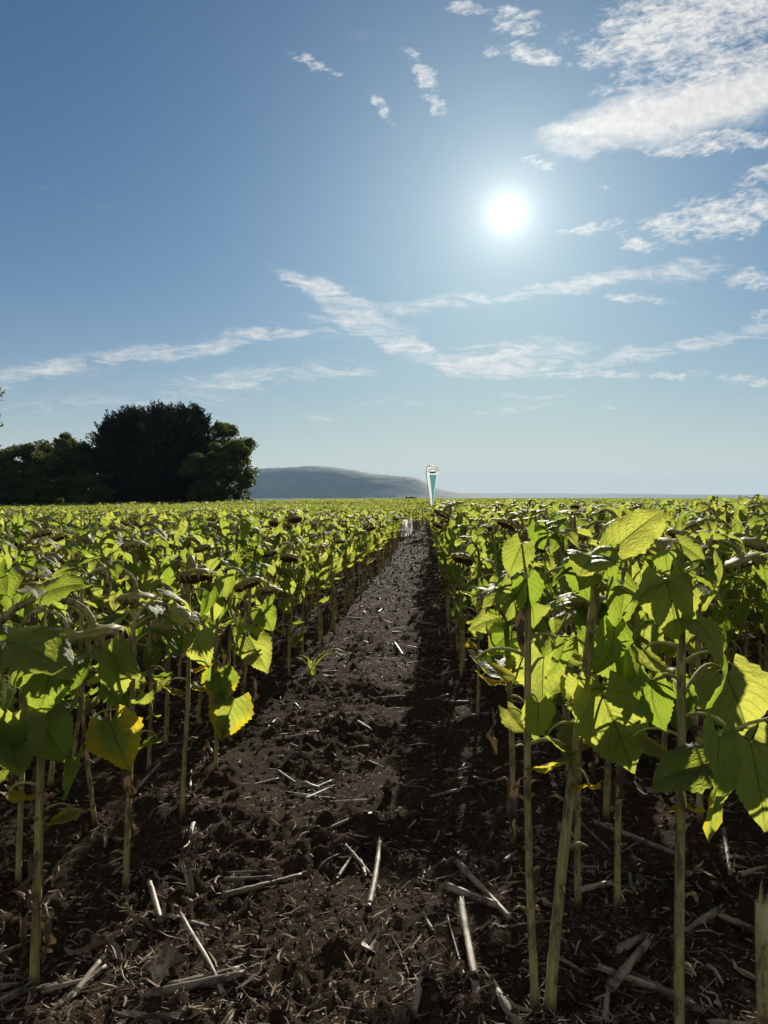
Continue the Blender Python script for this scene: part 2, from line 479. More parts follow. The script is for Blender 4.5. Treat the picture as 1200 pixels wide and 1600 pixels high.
def stem_curve(rg, H, lean, hook_dir, hook_r, hook_ang=2.5):
    """straight stem, then the neck arching over; returns points and the end direction"""
    pts = []; z = 0.0
    k1, k2 = rg.uniform(0, 6), rg.uniform(0, 6)
    hs = H - hook_r
    n = 14
    for i in range(n + 1):
        z = hs * i / n
        t = z / H
        pts.append(Vector((lean[0] * t + 0.008 * math.sin(5 * t + k1), lean[1] * t + 0.008 * math.sin(6 * t + k2), z)))
    p = pts[-1].copy(); d = (pts[-1] - pts[-2]).normalized()
    h = Vector((math.cos(hook_dir), math.sin(hook_dir), 0))
    m = 9; ang0 = 0.0
    for i in range(1, m + 1):
        a = hook_ang * (i / m) ** 0.9
        d2 = (Vector((0, 0, 1)) * math.cos(a) + h * math.sin(a))
        step = hook_r * (0.26 if i < m else 0.18)
        p = p + (d * (1 - i / m) * 0.3 + d2).normalized() * step
        pts.append(p.copy())
    return pts

def head_parts(rg, pos, axis, rad, hi=True):
    """back of the head (dome with bracts) and the seed disc under it; axis: the way the face looks"""
    back = MB(); disc = MB()
    q = Vector((0, 0, -1)).rotation_difference(Vector(axis))
    X4 = Matrix.Translation(pos) @ q.to_matrix().to_4x4()
    n = 20 if hi else 8
    prof = [(0.010, 0.014), (0.017, 0.004), (0.42 * rad, -0.004), (0.80 * rad, -0.009), (rad, -0.024), (0.97 * rad, -0.036)] if hi else [(0.012, 0.01), (0.7 * rad, -0.005), (rad, -0.03)]
    vs = []
    for j, (r, z) in enumerate(prof):
        for k in range(n):
            an = 2 * PI * k / n
            w = 1 + (0.06 * math.sin(3 * an + j) + rg.uniform(-.02, .02)) * (j > 1)
            vs.append(tuple(X4 @ Vector((r * w * math.cos(an), r * w * math.sin(an), z))))
    fs = [(j * n + k, j * n + (k + 1) % n, (j + 1) * n + (k + 1) % n, (j + 1) * n + k) for j in range(len(prof) - 1) for k in range(n)]
    back.add(vs, fs, 0)
    nb = 26 if hi else 9                               # bracts round the rim, some hanging, some curled up
    for b in range(nb):
        an = 2 * PI * b / nb + rg.uniform(-.1, .1); ln = rad * rg.uniform(0.4, 0.85); wd = rad * (0.14 if hi else 0.3)
        dr = rg.uniform(-1.5, 0.2) - 0.3
        c, s_ = math.cos(an), math.sin(an)
        o = Vector((c * rad * 0.93, s_ * rad * 0.93, -0.020)); tn = Vector((-s_, c, 0))
        d1 = Vector((c * math.cos(dr * .5), s_ * math.cos(dr * .5), math.sin(dr * .5))); d2 = Vector((c * math.cos(dr * 1.3), s_ * math.cos(dr * 1.3), math.sin(dr * 1.3)))
        m_ = o + d1 * ln * 0.5; e = m_ + d2 * ln * 0.5
        w5 = [o - tn * wd, o + tn * wd, m_ + tn * wd * 0.8, m_ - tn * wd * 0.8, e]
        back.add([tuple(X4 @ p) for p in w5], [(0, 1, 2, 3), (3, 2, 4)], 1)
    rows = 5 if hi else 2
    vs = [tuple(X4 @ Vector((0, 0, -0.032)))]
    for j in range(1, rows + 1):
        r = 0.93 * rad * j / rows
        for k in range(n):
            an = 2 * PI * k / n
            vs.append(tuple(X4 @ Vector((r * math.cos(an), r * math.sin(an), -0.032 - 0.016 * math.sin(PI * j / rows * 0.8) + rg.uniform(-.004, .004)))))
    fs = [(0, 1 + (k + 1) % n, 1 + k) for k in range(n)]
    fs += [(1 + (j - 1) * n + k, 1 + (j - 1) * n + (k + 1) % n, 1 + j * n + (k + 1) % n, 1 + j * n + k) for j in range(1, rows) for k in range(n)]
    disc.add(vs, fs, 0)
    for b in range(70 if hi else 10):                  # withered florets dangling from the face
        an = rg.uniform(0, 6.28); r = rad * rg.uniform(0.5, 1.0) ** 0.5; ln = rg.uniform(0.012, 0.04)
        p = X4 @ Vector((r * math.cos(an), r * math.sin(an), -0.036)); g = Vector((rg.uniform(-.4, .4), rg.uniform(-.4, .4), -1)) * ln
        s_ = Vector((math.sin(an), math.cos(an), 0)) * (0.003 if hi else 0.008)
        disc.add([tuple(p - s_), tuple(p + s_), tuple(p + g)], [(0, 1, 2)], 1)
    return back, disc
# ------------------------------------------------------------------ ground
def sstep(a, b, x):
    t = np.clip((np.asarray(x, float) - a) / (b - a), 0, 1); return t * t * (3 - 2 * t)

def tz(x, y):
    x = np.asarray(x, float); y = np.asarray(y, float)
    return (-0.35 * sstep(8, 38, y) - 0.75 * sstep(10, 70, -x) * sstep(20, 95, y) + 0.14 * sstep(2, 16, x) * sstep(4, 22, y) * (1 - 0.5 * sstep(60, 200, y)))

_rs = np.random.RandomState(5)
_LAT = _rs.rand(256, 256)
def vnoise(x, y):
    xi = np.floor(x).astype(int); yi = np.floor(y).astype(int)
    fx = x - xi; fy = y - yi
    fx = fx * fx * (3 - 2 * fx); fy = fy * fy * (3 - 2 * fy)
    g = lambda a, b: _LAT[a & 255, b & 255]
    return (g(xi, yi) * (1 - fx) + g(xi + 1, yi) * fx) * (1 - fy) + (g(xi, yi + 1) * (1 - fx) + g(xi + 1, yi + 1) * fx) * fy
def fbm(x, y, s, oct=4, gain=0.5):
    t = 0; a = 1.0; n = 0
    for k in range(oct):
        t = t + a * vnoise(x * s + 17.3 * k, y * s + 9.1 * k); n += a; a *= gain; s *= 2.03
    return t / n

def bumps(x, y, cell):
    """small relief of the soil; cell = local mesh size, detail finer than it is left out"""
    c = np.clip(0.06 / np.maximum(cell, 1e-6), 0, 1)
    h = (fbm(x, y, 1.4, 3) - 0.5) * 0.10
    h = h + (fbm(x, y, 4.5, 4, 0.6) - 0.5) * 0.06 * c
    rough = 0.25 + 1.6 * sstep(.38, .62, fbm(x + 7, y + 3, 1.9, 3))        # cloddy stretches and crumbled, trodden ones
    h = h + (fbm(x + 40, y, 24.0, 3, 0.8) - 0.5) * 0.030 * c * rough
    ridge = fbm(x, y + 5, 15.0, 3, 0.8); h = h + np.clip(ridge - 0.52, 0, 1) * 0.10 * rough * np.clip(0.04 / np.maximum(cell, 1e-6), 0, 1)
    return h * (1 - sstep(40, 120, y) * 0.6)

def soil_z(x, y):
    return tz(x, y) + bumps(np.asarray(x, float), np.asarray(y, float), np.full(np.shape(x), 0.02))

def axis(fine0, fine1, step, grow, lo, hi):
    a = list(np.arange(fine0, fine1 + 1e-9, step))
    s = step
    while a[-1] < hi: s *= grow; a.append(a[-1] + s)
    s = step; b = []; c = a[0]
    while c > lo: s *= grow; c -= s; b.append(c)
    return np.array(b[::-1] + a)

gx = axis(-2.3, 1.9, 0.02, 1.07, -9000, 9000)
gy = axis(1.6, 6.0, 0.02, 1.022, -30, 14000)
gy = gy[gy < 16000]
XX, YY = np.meshgrid(gx, gy)
cx_ = np.gradient(gx)[None, :]; cy_ = np.gradient(gy)[:, None]
CELL = np.maximum(cx_ + 0 * cy_, cy_ * 0.8 + 0 * cx_)
ZZ = tz(XX, YY) + bumps(XX, YY, CELL) * (1 - sstep(60, 300, np.hypot(XX, YY)))
nx_, ny_ = len(gx), len(gy)
me = bpy.data.meshes.new('ground')
me.vertices.add(nx_ * ny_); me.vertices.foreach_set('co', np.stack([XX, YY, ZZ], -1).astype(np.float32).ravel())
I = (np.arange(ny_ - 1)[:, None] * nx_ + np.arange(nx_ - 1)[None, :]).ravel()
q = np.stack([I, I + 1, I + nx_ + 1, I + nx_], 1).astype(np.int32)
me.loops.add(q.size); me.loops.foreach_set('vertex_index', q.ravel())
me.polygons.add(len(q)); me.polygons.foreach_set('loop_start', np.arange(len(q), dtype=np.int32) * 4); me.polygons.foreach_set('loop_total', np.full(len(q), 4, np.int32))
me.polygons.foreach_set('use_smooth', np.ones(len(q), bool)); me.update(calc_edges=True)

def soil_material():
    m, nt, out = new_mat('soil')
    oc = objcoord(nt); x, y, z = xyz(nt, oc)
    n1 = noise(nt, oc, 1.6, 5, 0.6); n2 = noise(nt, oc, 28.0, 6, 0.7); n3 = noise(nt, oc, 160.0, 4, 0.7)
    c = mixc(nt, n2.step(0.3, 0.72), (0.021, 0.0142, 0.0092), (0.084, 0.058, 0.037))
    c = mixc(nt, n1.step(0.35, 0.7) * 0.5, c, (0.078, 0.054, 0.035))
    c = mixc(nt, n3.step(0.58, 0.70) * 0.6, c, (0.20, 0.16, 0.11))      # chaff
    # beyond the field: meadows and crops
    far = y.step(240.0, 320.0)
    nf = noise(nt, comb(nt, x * 0.004, y * 0.0011), 1.0, 3, 0.5); nf2 = noise(nt, comb(nt, x * 0.3, y * 0.03), 1.0, 4, 0.6)
    gc = mixc(nt, nf.step(0.4, 0.6), (0.085, 0.110, 0.022), (0.060, 0.085, 0.024))
    gc = mixc(nt, nf2 * 0.4, gc, (0.045, 0.065, 0.018))
    c = mixc(nt, far, c, gc)
    p = principled(nt, c, 0.95, 0.03, n2 * 0.6 + n3 * 0.4, 0.05, 1.0)
    nt.links.new(p.outputs[0], out.inputs[0])
    return m
M['soil'] = soil_material()
me.materials.append(M['soil'])
tag(link('ground', me), kind='structure')

# ---- clods and fine straw that nobody could count
M['clod'] = simple_mat('soil_clod', (0.021, 0.0145, 0.0095), (0.080, 0.056, 0.036), 60, 0.95, 0.04, 0.006)
rs = np.random.RandomState(11)
def scatter(n, y0, y1, xl, xr, power=1.6):
    """positions thinning out with distance"""
    y = y0 * (y1 / y0) ** (rs.rand(n) ** (1 / power) if power != 1 else rs.rand(n))
    w = np.maximum(np.minimum(0.52 * y + 0.4, xr), 0); wl = np.maximum(np.minimum(0.60 * y + 0.4, xl), 0)
    x = -wl + rs.rand(n) * (w + wl)
    return x, y

def build_clods():
    x, y = scatter(26000, 1.7, 36, 2.9, 2.6, 0.62)
    fx, fy = [], []
    for (a, b) in FEET:                                  # earth heaped round the stems
        n = 46 if b < 5 else 24
        r_ = .016 + .085 * rs.rand(n) ** 1.5; an = rs.rand(n) * 6.28
        fx += list(a + r_ * np.cos(an)); fy += list(b + r_ * np.sin(an))
    nf_ = len(fx); x = np.concatenate([x, fx]); y = np.concatenate([y, fy])
    s = (0.0035 + 0.016 * rs.rand(len(x)) ** 4 ) * (0.7 + 0.10 * y)
    s[len(s) - nf_:] = 0.005 + 0.012 * rs.rand(nf_) ** 2
    base = np.array([(1, 0, 0), (0.3, .95, 0), (-.8, .6, 0), (-.8, -.6, 0), (0.3, -.95, 0), (0.1, 0, .8), (0, 0.1, -.8)])
    f = []
    for k in range(5): f += [(k, (k + 1) % 5, 5), ((k + 1) % 5, k, 6)]
    an = rs.rand(len(x)) * 6.28
    P = base[None] * (0.65 + 0.7 * rs.rand(len(x), 7, 1)) * s[:, None, None]
    c, sn = np.cos(an)[:, None], np.sin(an)[:, None]
    PX = P[..., 0] * c - P[..., 1] * sn + x[:, None]; PY = P[..., 0] * sn + P[..., 1] * c + y[:, None]
    PZ = P[..., 2] * (0.6 + 0.5 * rs.rand(len(x), 1)) + (soil_z(x, y) + s * 0.15)[:, None]
    mb = MB(); F = np.array(f)
    allf = (F[None] + (np.arange(len(x)) * 7)[:, None, None]).reshape(-1, 3)
    mb.add(np.stack([PX, PY, PZ], -1).reshape(-1, 3), allf.tolist())
    o = link('soil_clods', mb.mesh('soil_clods', [M['clod']], False)); tag(o, kind='stuff', label='loose dark crumbs of earth strewn over the bare soil', cat='soil')

def build_litter():
    mb = MB()
    xs, ys = [], []
    a = scatter(19000, 1.7, 13, 3.2, 3.0, 0.75); b = scatter(10000, 6, 37, 1.15, 0.45, 1.0)
    x = np.concatenate([a[0], b[0]]); y = np.concatenate([a[1], b[1]])
    cl = []
    for k in range(150):                                 # tangles
        cy0 = 1.9 * 5.5 ** rs.rand(); cx0 = rs.uniform(-.6 * cy0 - .2, .52 * cy0 + .2); n = rs.randint(20, 70); sp = rs.uniform(.03, .12)
        cl.append((cx0 + rs.normal(0, sp * 1.4, n), cy0 + rs.normal(0, sp, n)))
    x = np.concatenate([x] + [q[0] for q in cl]); y = np.concatenate([y] + [q[1] for q in cl])
    zz = soil_z(x, y)
    for i in range(len(x)):
        far = max(1.0, y[i] / 6)
        ln = (0.007 + 0.095 * rs.rand() ** 3.4) * far ** 0.75; wd = (0.0009 + 0.0035 * rs.rand() ** 2.5) * far ** 0.6
        an = rs.rand() * 6.28; tl = (rs.rand() - 0.42) * 0.55; bend = (rs.rand() - 0.5) * 0.9
        d = np.array([math.cos(an) * math.cos(tl), math.sin(an) * math.cos(tl), math.sin(tl)])
        s = np.array([-math.sin(an), math.cos(an), (rs.rand() - .5) * 1.2])
        up = np.array([0, 0, 1.0])
        p0 = np.array([x[i], y[i], zz[i] + 0.003 + wd])
        vs = []
        for t, k in ((-.5, .6), (-.1, 1), (.25, 1), (.5, .4)):
            q_ = p0 + d * ln * t + s * (bend * ln * t * t) + up * (0.12 * ln * rs.rand())
            vs += [q_ - s * wd * k, q_ + s * wd * k + up * wd * 0.5]
        mb.add(vs, [(0, 2, 3, 1), (2, 4, 5, 3), (4, 6, 7, 5)])
    o = link('straw_litter', mb.mesh('straw_litter', [M['chip']], False)); tag(o, kind='stuff', label='short broken bits of dry straw strewn over the dark soil', cat='straw')
# ------------------------------------------------------------------ sunflowers
rg = random.Random(41)
LEAF_MATS = [M['leaf'], M['petiole']]
# leaf kinds: young upright top leaves, spreading leaves, hanging leaves, yellowing hanging leaves
def leaf_set(hi):
    g = random.Random(7); S = {'top': [], 'mid': [], 'low': [], 'old': []}
    for k in range(5):
        S['top'].append(make_leaf(g, hi, L=g.uniform(.10, .155), pet=g.uniform(.05, .10), rise=g.uniform(.7, 1.25), sag=.16, droop=g.uniform(.5, 1.1), pitch_extra=g.uniform(-.35, .05), fold=g.uniform(.2, .6), tint=g.uniform(0, .12), wid=.40))
    for k in range(7):
        S['mid'].append(make_leaf(g, hi, L=g.uniform(.11, .16), pet=g.uniform(.09, .15), rise=g.uniform(.4, .9), sag=.24, droop=g.uniform(.5, 1.2), pitch_extra=g.uniform(-.9, -.3), fold=g.uniform(.15, .6), tint=g.uniform(0, .36), wid=g.uniform(.40, .48), ruffle=.05))
    for k in range(7):
        S['low'].append(make_leaf(g, hi, L=g.uniform(.11, .17), pet=g.uniform(.10, .17), rise=g.uniform(.2, .7), sag=.30, droop=g.uniform(.3, .8), pitch_extra=g.uniform(-1.0, -.5), fold=g.uniform(.1, .7), tint=g.uniform(0.1, .52), wid=g.uniform(.40, .50), ruffle=.055))
    for k in range(5):
        S['old'].append(make_leaf(g, hi, L=g.uniform(.11, .16), pet=g.uniform(.10, .16), rise=g.uniform(.2, .5), sag=.34, droop=g.uniform(.2, .6), pitch_extra=g.uniform(-1.0, -.6), fold=g.uniform(.2, .9), tint=g.uniform(.45, .85), wid=g.uniform(.38, .46), ruffle=.07))
    S['dry'] = [crumpled(g, hi) for _ in range(4)]
    return S
LS = leaf_set(True); LSL = leaf_set(False)
LEAF_MESH = {k: [b.mesh('sunflower_leaf', LEAF_MATS if k != 'dry' else [M['dry']]) for b in v] for k, v in LS.items()}

def plan_plant(g, H=None, lean=None, hook=None, first=0.50, n=None):
    """a plant as data: stem points, head, leaves (kind, variant, height, azimuth, tilt, size)"""
    H = H or g.gauss(1.31, 0.06)
    lean = lean or (g.gauss(0, .05), g.gauss(0, .05))
    hook = hook if hook is not None else R(-20) + g.gauss(0, 1.3)
    hr = g.uniform(.08, .14)
    pts = stem_curve(g, H, lean, hook, hr, g.uniform(2.6, 3.15))
    ax = (pts[-1] - pts[-2]).normalized()
    n = n or g.randint(15, 18)
    lv = []
    az = g.uniform(0, 6.28)
    top = H - hr
    for i in range(n):
        t = i / (n - 1)
        z = top * (first + (1.0 - first) * t ** 0.8)
        az += 2.4 + g.uniform(-.35, .35)
        if t < .14: k = g.choice(['old', 'dry', 'dry', 'low'])
        elif t < .32: k = g.choice(['low', 'low', 'old', 'low', 'dry'])
        elif t < .66: k = g.choice(['low', 'mid', 'mid'])
        elif t < .86: k = g.choice(['mid', 'mid', 'top'])
        else: k = 'top'
        lv.append((k, g.randrange(4), z, az, g.uniform(-.15, .15), g.uniform(.82, 1.18)))
    for j in range(5):                                  # leaves on the neck
        lv.append((g.choice(['top', 'top', 'mid', 'top', 'dry']), g.randrange(4), None, g.uniform(0, 6.28), g.uniform(-.2, .2), g.uniform(.75, 1.1), 14 + j))
    for j in range(g.randint(0, 2)):
        lv.append(('dry', g.randrange(4), H * g.uniform(.08, .35), g.uniform(0, 6.28), 0, g.uniform(.7, 1.1)))
    return dict(H=H, pts=pts, ax=ax, rad=g.uniform(.062, .088), r0=g.uniform(.012, .0155), leaves=lv)

def on_stem(pts, z):
    for a, b in zip(pts[:15], pts[1:15]):
        if b.z >= z: return a.lerp(b, (z - a.z) / max(1e-6, b.z - a.z))
    return pts[14]

def leaf_matrix(pl, l):
    p = pl['pts'][l[6]] if l[2] is None else on_stem(pl['pts'], l[2])
    return Matrix.Translation(p) @ Matrix.Rotation(l[3], 4, 'Z') @ Matrix.Rotation(l[4], 4, 'X') @ Matrix.Diagonal((l[5], l[5], l[5], 1))

def stem_mb(pl, hi=True):
    mb = MB(); P = pl['pts'] if hi else pl['pts'][::4] + [pl['pts'][-1]]
    n = len(P); r0 = pl['r0']
    rr = []
    for i, p in enumerate(P):
        t = i / (n - 1)
        r = r0 * (pl.get('neck', 1) if t > .6 else 1) * (1.0 - 0.36 * t) + (0.004 * max(0, 1 - p.z / 0.06) if i < 4 else 0)
        if t > .9: r *= 1 + 2.0 * (t - .9)
        rr.append(r)
    tube(mb, P, rr, 10 if hi else 4, 0, True, 0.07 if hi else 0)
    if hi:
        g = random.Random(int(pl['H'] * 1e5))
        for k in range(9):                               # stubs where lower leaves fell
            z = pl['H'] * g.uniform(.06, .62); c = on_stem(pl['pts'], z); a = g.uniform(0, 6.28); d = Vector((math.cos(a), math.sin(a), g.uniform(.2, .8)))
            L = g.choice([.012, .015, .02, .05]); tube(mb, [c + d * r0 * .6, c + d * (r0 + L * .5), c + d * (r0 + L) + Vector((0, 0, -.4 * L))], [.0065, .0045, .003], 5, 0, True)
    return mb

def foliage_mb(pl, hi=True, lo_top=False):
    mb = MB()
    for l in pl['leaves']:
        if lo_top and (l[2] is not None and l[2] < pl['H'] * .55): continue
        src = (LS if hi else LSL)[l[0]]; b = src[l[1] % len(src)]
        c = MB(); c.merge(b, leaf_matrix(pl, l))
        if l[0] == 'dry': c.m = [2] * len(c.m)
        c.sd = [np.full(c.n, rg.random())]
        mb.v += c.v; k = mb.n; mb.f += [tuple(i + k for i in f) for f in c.f]; mb.m += c.m; mb.uv += c.uv; mb.t += c.t; mb.sd += c.sd; mb.n += c.n
    return mb

GROUP = 'sunflowers standing in rows'

def build_plant(pl, loc, single_leaves=True, extra=(), rotz=0.0):
    root = bpy.data.objects.new('sunflower', None); COL.objects.link(root); root.location = loc; root.rotation_euler.z = rotz
    root.empty_display_size = .1
    link('stem', stem_mb(pl).mesh('stem', [M['stem']]), root)
    b, d = head_parts(rg, pl['pts'][-1], pl['ax'], pl['rad'])
    h = link('flower_head', b.mesh('flower_head', [M['head'], M['bract']]), root)
    link('seed_disc', d.mesh('seed_disc', [M['disc'], M['dry']]), h)
    for l in pl['leaves']:
        o = link('leaf' if l[0] != 'dry' else 'withered_leaf', LEAF_MESH[l[0]][l[1] % len(LEAF_MESH[l[0]])], root)
        o.matrix_local = leaf_matrix(pl, l)
        if l[0] == 'old': o['label'] = 'yellowing leaf with browned edge'
        elif l[0] == 'dry': o['label'] = 'shrivelled brown leaf'
    return root

# ---- eight grown plants that the repeats are copied from
PROTO = [plan_plant(random.Random(100 + k)) for k in range(8)]
class Kit: pass
KIT = []
for pl in PROTO:
    k = Kit(); k.pl = pl
    k.stem = stem_mb(pl).mesh('stem', [M['stem']])
    b, d = head_parts(rg, pl['pts'][-1], pl['ax'], pl['rad'])
    k.hb, k.db = b, d
    k.head = b.mesh('flower_head', [M['head'], M['bract']]); k.disc = d.mesh('seed_disc', [M['disc'], M['dry']])
    k.fol_mb = foliage_mb(pl); k.fol = k.fol_mb.mesh('foliage', LEAF_MATS + [M['dry']])
    KIT.append(k)

def proto_full(k):
    """the same plant, parts joined, for the far field"""
    mats = [M['leaf'], M['petiole'], M['dry'], M['stem'], M['head'], M['bract'], M['disc']]
    mb = MB()
    def put_(src, remap):
        v = np.concatenate(src.v); kk = mb.n
        mb.v.append(v); mb.f += [tuple(i + kk for i in f) for f in src.f]; mb.m += [remap[m] for m in src.m]; mb.uv += src.uv; mb.t += src.t; mb.sd += src.sd; mb.n += len(v)
    put_(k.fol_mb, {0: 0, 1: 1, 2: 2}); put_(stem_mb(k.pl), {0: 3}); put_(k.hb, {0: 4, 1: 5}); put_(k.db, {0: 6, 1: 2})
    return mb.mesh('grown', mats)
def proto_low(k, top=False):
    mats = [M['leaf'], M['petiole'], M['dry'], M['stem'], M['head'], M['bract'], M['disc']]
    mb = MB()
    def put_(src, remap):
        v = np.concatenate(src.v); kk = mb.n
        mb.v.append(v); mb.f += [tuple(i + kk for i in f) for f in src.f]; mb.m += [remap[m] for m in src.m]; mb.uv += src.uv; mb.t += src.t; mb.sd += src.sd; mb.n += len(v)
    put_(foliage_mb(k.pl, False, top), {0: 0, 1: 1, 2: 2}); put_(stem_mb(k.pl, False), {0: 3})
    b, d = head_parts(rg, k.pl['pts'][-1], k.pl['ax'], k.pl['rad'], False)
    put_(b, {0: 4, 1: 5}); put_(d, {0: 6, 1: 2})
    return mb, mats

# ---- where the plants stand
def px_base(px, py):
    p = on_ground(px, py); z = float(tz(p.x, p.y)); p = on_ground(px, py, z); return p

ROWS = [(-1, 'left', -1.15 - .42 * k, k) for k in range(90)] + [(1, 'right', .33 + .40 * k, k) for k in range(90)]
def shows(x, y, z0, H):
    for zz in (0.0, .4, .8, 1.1, 1.3):
        for sx in (-.2, 0, .2):
            v = Vector((x + sx, y, z0 + zz)) - EYE; f = v.dot(FWD)
            if f < .15: continue
            a = 600 + F_PX * v.dot(RGT) / f; b = 800 - F_PX * v.dot(UPV) / f
            if 0 <= a <= 1200 and 0 <= b <= 1600: return True
    return False

# plants in front, each at its own foot, with its height, lean and nod
HERO = [  # px, py of the foot, px/py where the stem ends below its neck, nod direction (deg), stem radius, first-leaf fraction, label
    (50, 1535, 72, 985, 100, .0165, .45, 'thick stemmed sunflower nearest the camera on the left of the path'),
    (198, 1395, 206, 945, 60, .0135, .50, 'sunflower with a big spotted yellow leaf hanging low, second along the path at left'),
    (288, 1290, 293, 880, -60, .0125, .46, 'straight sunflower third along the left side of the path, hanging green leaves'),
    (335, 1218, 342, 895, -20, .0125, .40, 'sunflower with two yellow leaves hanging over the path, fourth along its left side'),
    (378, 1150, 390, 890, -40, .0120, .42, 'sunflower reaching a drooping green leaf into the path, fifth along its left side'),
    (452, 1062, 458, 850, -90, .0120, .34, 'sunflower beside the grass tuft at the left side of the path'),
    (835, 1592, 823, 905, 110, .0130, .58, 'thin pale sunflower stem nearest the camera at the right side of the path'),
    (858, 1600, 925, 890, 85, .0185, .60, 'thick pale sunflower stem leaning right beside the thin one at the path edge'),
    (800, 1325, 795, 900, 60, .0140, .54, 'sunflower with a yellow leaf turned to the path, behind the leaning thick stem'),
    (745, 1130, 750, 850, -120, .0125, .40, 'slim sunflower at the right side of the path, beyond the yellow leaf'),
    (720, 1062, 724, 840, -100, .0120, .40, 'small looking sunflower farther along the right side of the path'),
    (908, 1425, 897, 950, -60, .0135, .58, 'sunflower stem just behind the big dark hanging leaf on the right'),
    (962, 1432, 985, 940, -30, .0135, .58, 'sunflower stem slanting right between the thick stem and the straight yellow green one'),
    (1066, 1680, 1062, 880, 80, .0150, .60, 'straight yellow green sunflower stem standing alone at the right foreground'),
    (150, 1292, 150, 930, 20, .0120, .45, 'sunflower in the second row, its pale arched neck hanging over the yellow leaf'),
    (230, 1206, 236, 900, -30, .0120, .42, 'shaded sunflower in the second row, right of the one with the pale arched neck'),
    (32, 1372, 30, 930, 0, .0130, .48, 'sunflower at the left edge behind the nearest thick stem'),
    (-70, 1490, -30, 1000, 10, .0150, .60, 'sunflower whose long pale arched neck enters from the left edge, head hanging'),
]
ARCH = {14: [(128, 905, 0), (147, 889, 0), (172, 882, 0), (197, 889, 0), (211, 905, 0), (213, 921, 0)],
        17: [(-14, 975, 0), (18, 938, 0), (62, 918, 0), (105, 922, 0), (136, 940, 0), (146, 964, 0)]}
def arch(pl, b, neck):
    """bends the neck through the given points (seen at the plant's own distance)"""
    P = [at_depth(x, y, b.y + d) - b for x, y, d in neck]
    n = 15; S = [Vector((P[0].x * i / 14 - .03 * math.sin(PI * i / 14), P[0].y * i / 14, P[0].z * i / 14)) for i in range(n)]
    N_ = []
    for i in range(9):
        t = (i + 1) / 9 * (len(P) - 1); k = min(int(t), len(P) - 2); u = t - k
        p0, p1, p2, p3 = P[max(k - 1, 0)], P[k], P[k + 1], P[min(k + 2, len(P) - 1)]
        N_.append(.5 * ((2 * p1) + (p2 - p0) * u + (2 * p0 - 5 * p1 + 4 * p2 - p3) * u * u + (3 * p1 - p0 - 3 * p2 + p3) * u ** 3))
    pl['pts'] = S + N_; pl['ax'] = (N_[-1] - N_[-2]).normalized(); pl['H'] = max(p.z for p in N_)
    pl['leaves'] = [l if l[2] is None else (l[0], l[1], min(l[2], P[0].z * .97)) + l[3:] for l in pl['leaves']]
placed = []       # (x, y) of hand placed plants
hero_obj = []
for i, (bx, by, tx, ty, nod, r0, first, lab) in enumerate(HERO):
    b = px_base(bx, by); g = random.Random(500 + i)
    t = at_depth(tx, ty, b.y + g.uniform(-.04, .04))
    H = (t.z - b.z) + .04
    pl = plan_plant(g, H, ((t.x - b.x) * 1.12, (t.y - b.y)), R(nod), first + (.1 if i in (2, 3, 4) else 0), 9 if i in (2, 3, 4, 6) else 8 if i in (0, 1, 14, 16, 17) else 12)
    pl['r0'] = r0 * .9
    if i in ARCH: arch(pl, b, ARCH[i]); pl['rad'] = .085; pl['neck'] = 1.25
    o = build_plant(pl, (b.x, b.y, float(soil_z(b.x, b.y)) - .02)); tag(o, lab, 'sunflower', GROUP)
    hero_obj.append((o, pl)); placed.append((b.x, b.y))

def own_leaf(hero, base_px, tip_px, zatt, dy=0.0, wid=.44, tint=0.0, fold=.4, droop=.5, label=None, dtip=0.0, face=None, seed=0, ruffle=.055):
    """one particular leaf: blade from base to tip as seen in the field, petiole arching from the stem at height zatt"""
    o, pl = hero_obj[hero]; loc = o.location; g = random.Random(900 + seed + hero * 31)
    st = on_stem(pl['pts'], zatt) + loc
    A = at_depth(*base_px, st.y + dy); B = at_depth(*tip_px, st.y + dy + dtip)
    L = (B - A).length * 1.06
    d = (B - A).normalized()
    up = Vector(face) if face else Vector((0, -0.75, 0.66))
    y = up.cross(d); y = y.normalized(); zn = d.cross(y)
    Mx = Matrix(((d.x, y.x, zn.x, A.x), (d.y, y.y, zn.y, A.y), (d.z, y.z, zn.z, A.z), (0, 0, 0, 1)))
    mb = MB(); sd = g.random()
    bl = MB(); leaf_blade(bl, (0, 0, 0), droop * .5, L, L * wid, 22, 7, droop, fold, ruffle, g, g.uniform(-.3, .3), 0, tint, sd)
    mb.merge(bl, Matrix.Translation(-loc) @ Mx)
    s0 = st - loc; a0 = A - loc
    mid = (s0 + a0) / 2 + Vector((0, 0, max(.02, .28 * (a0 - s0).length)))
    path = []
    for k in range(9):
        t = k / 8
        path.append(s0 * (1 - t) ** 2 + mid * (2 * t * (1 - t)) + a0 * t * t)
    tube(mb, path, [.0058 - .003 * k / 8 for k in range(9)], 6, 1, False)
    lo = link('leaf', mb.mesh('leaf', LEAF_MATS), o)
    if label: lo['label'] = label
    return lo

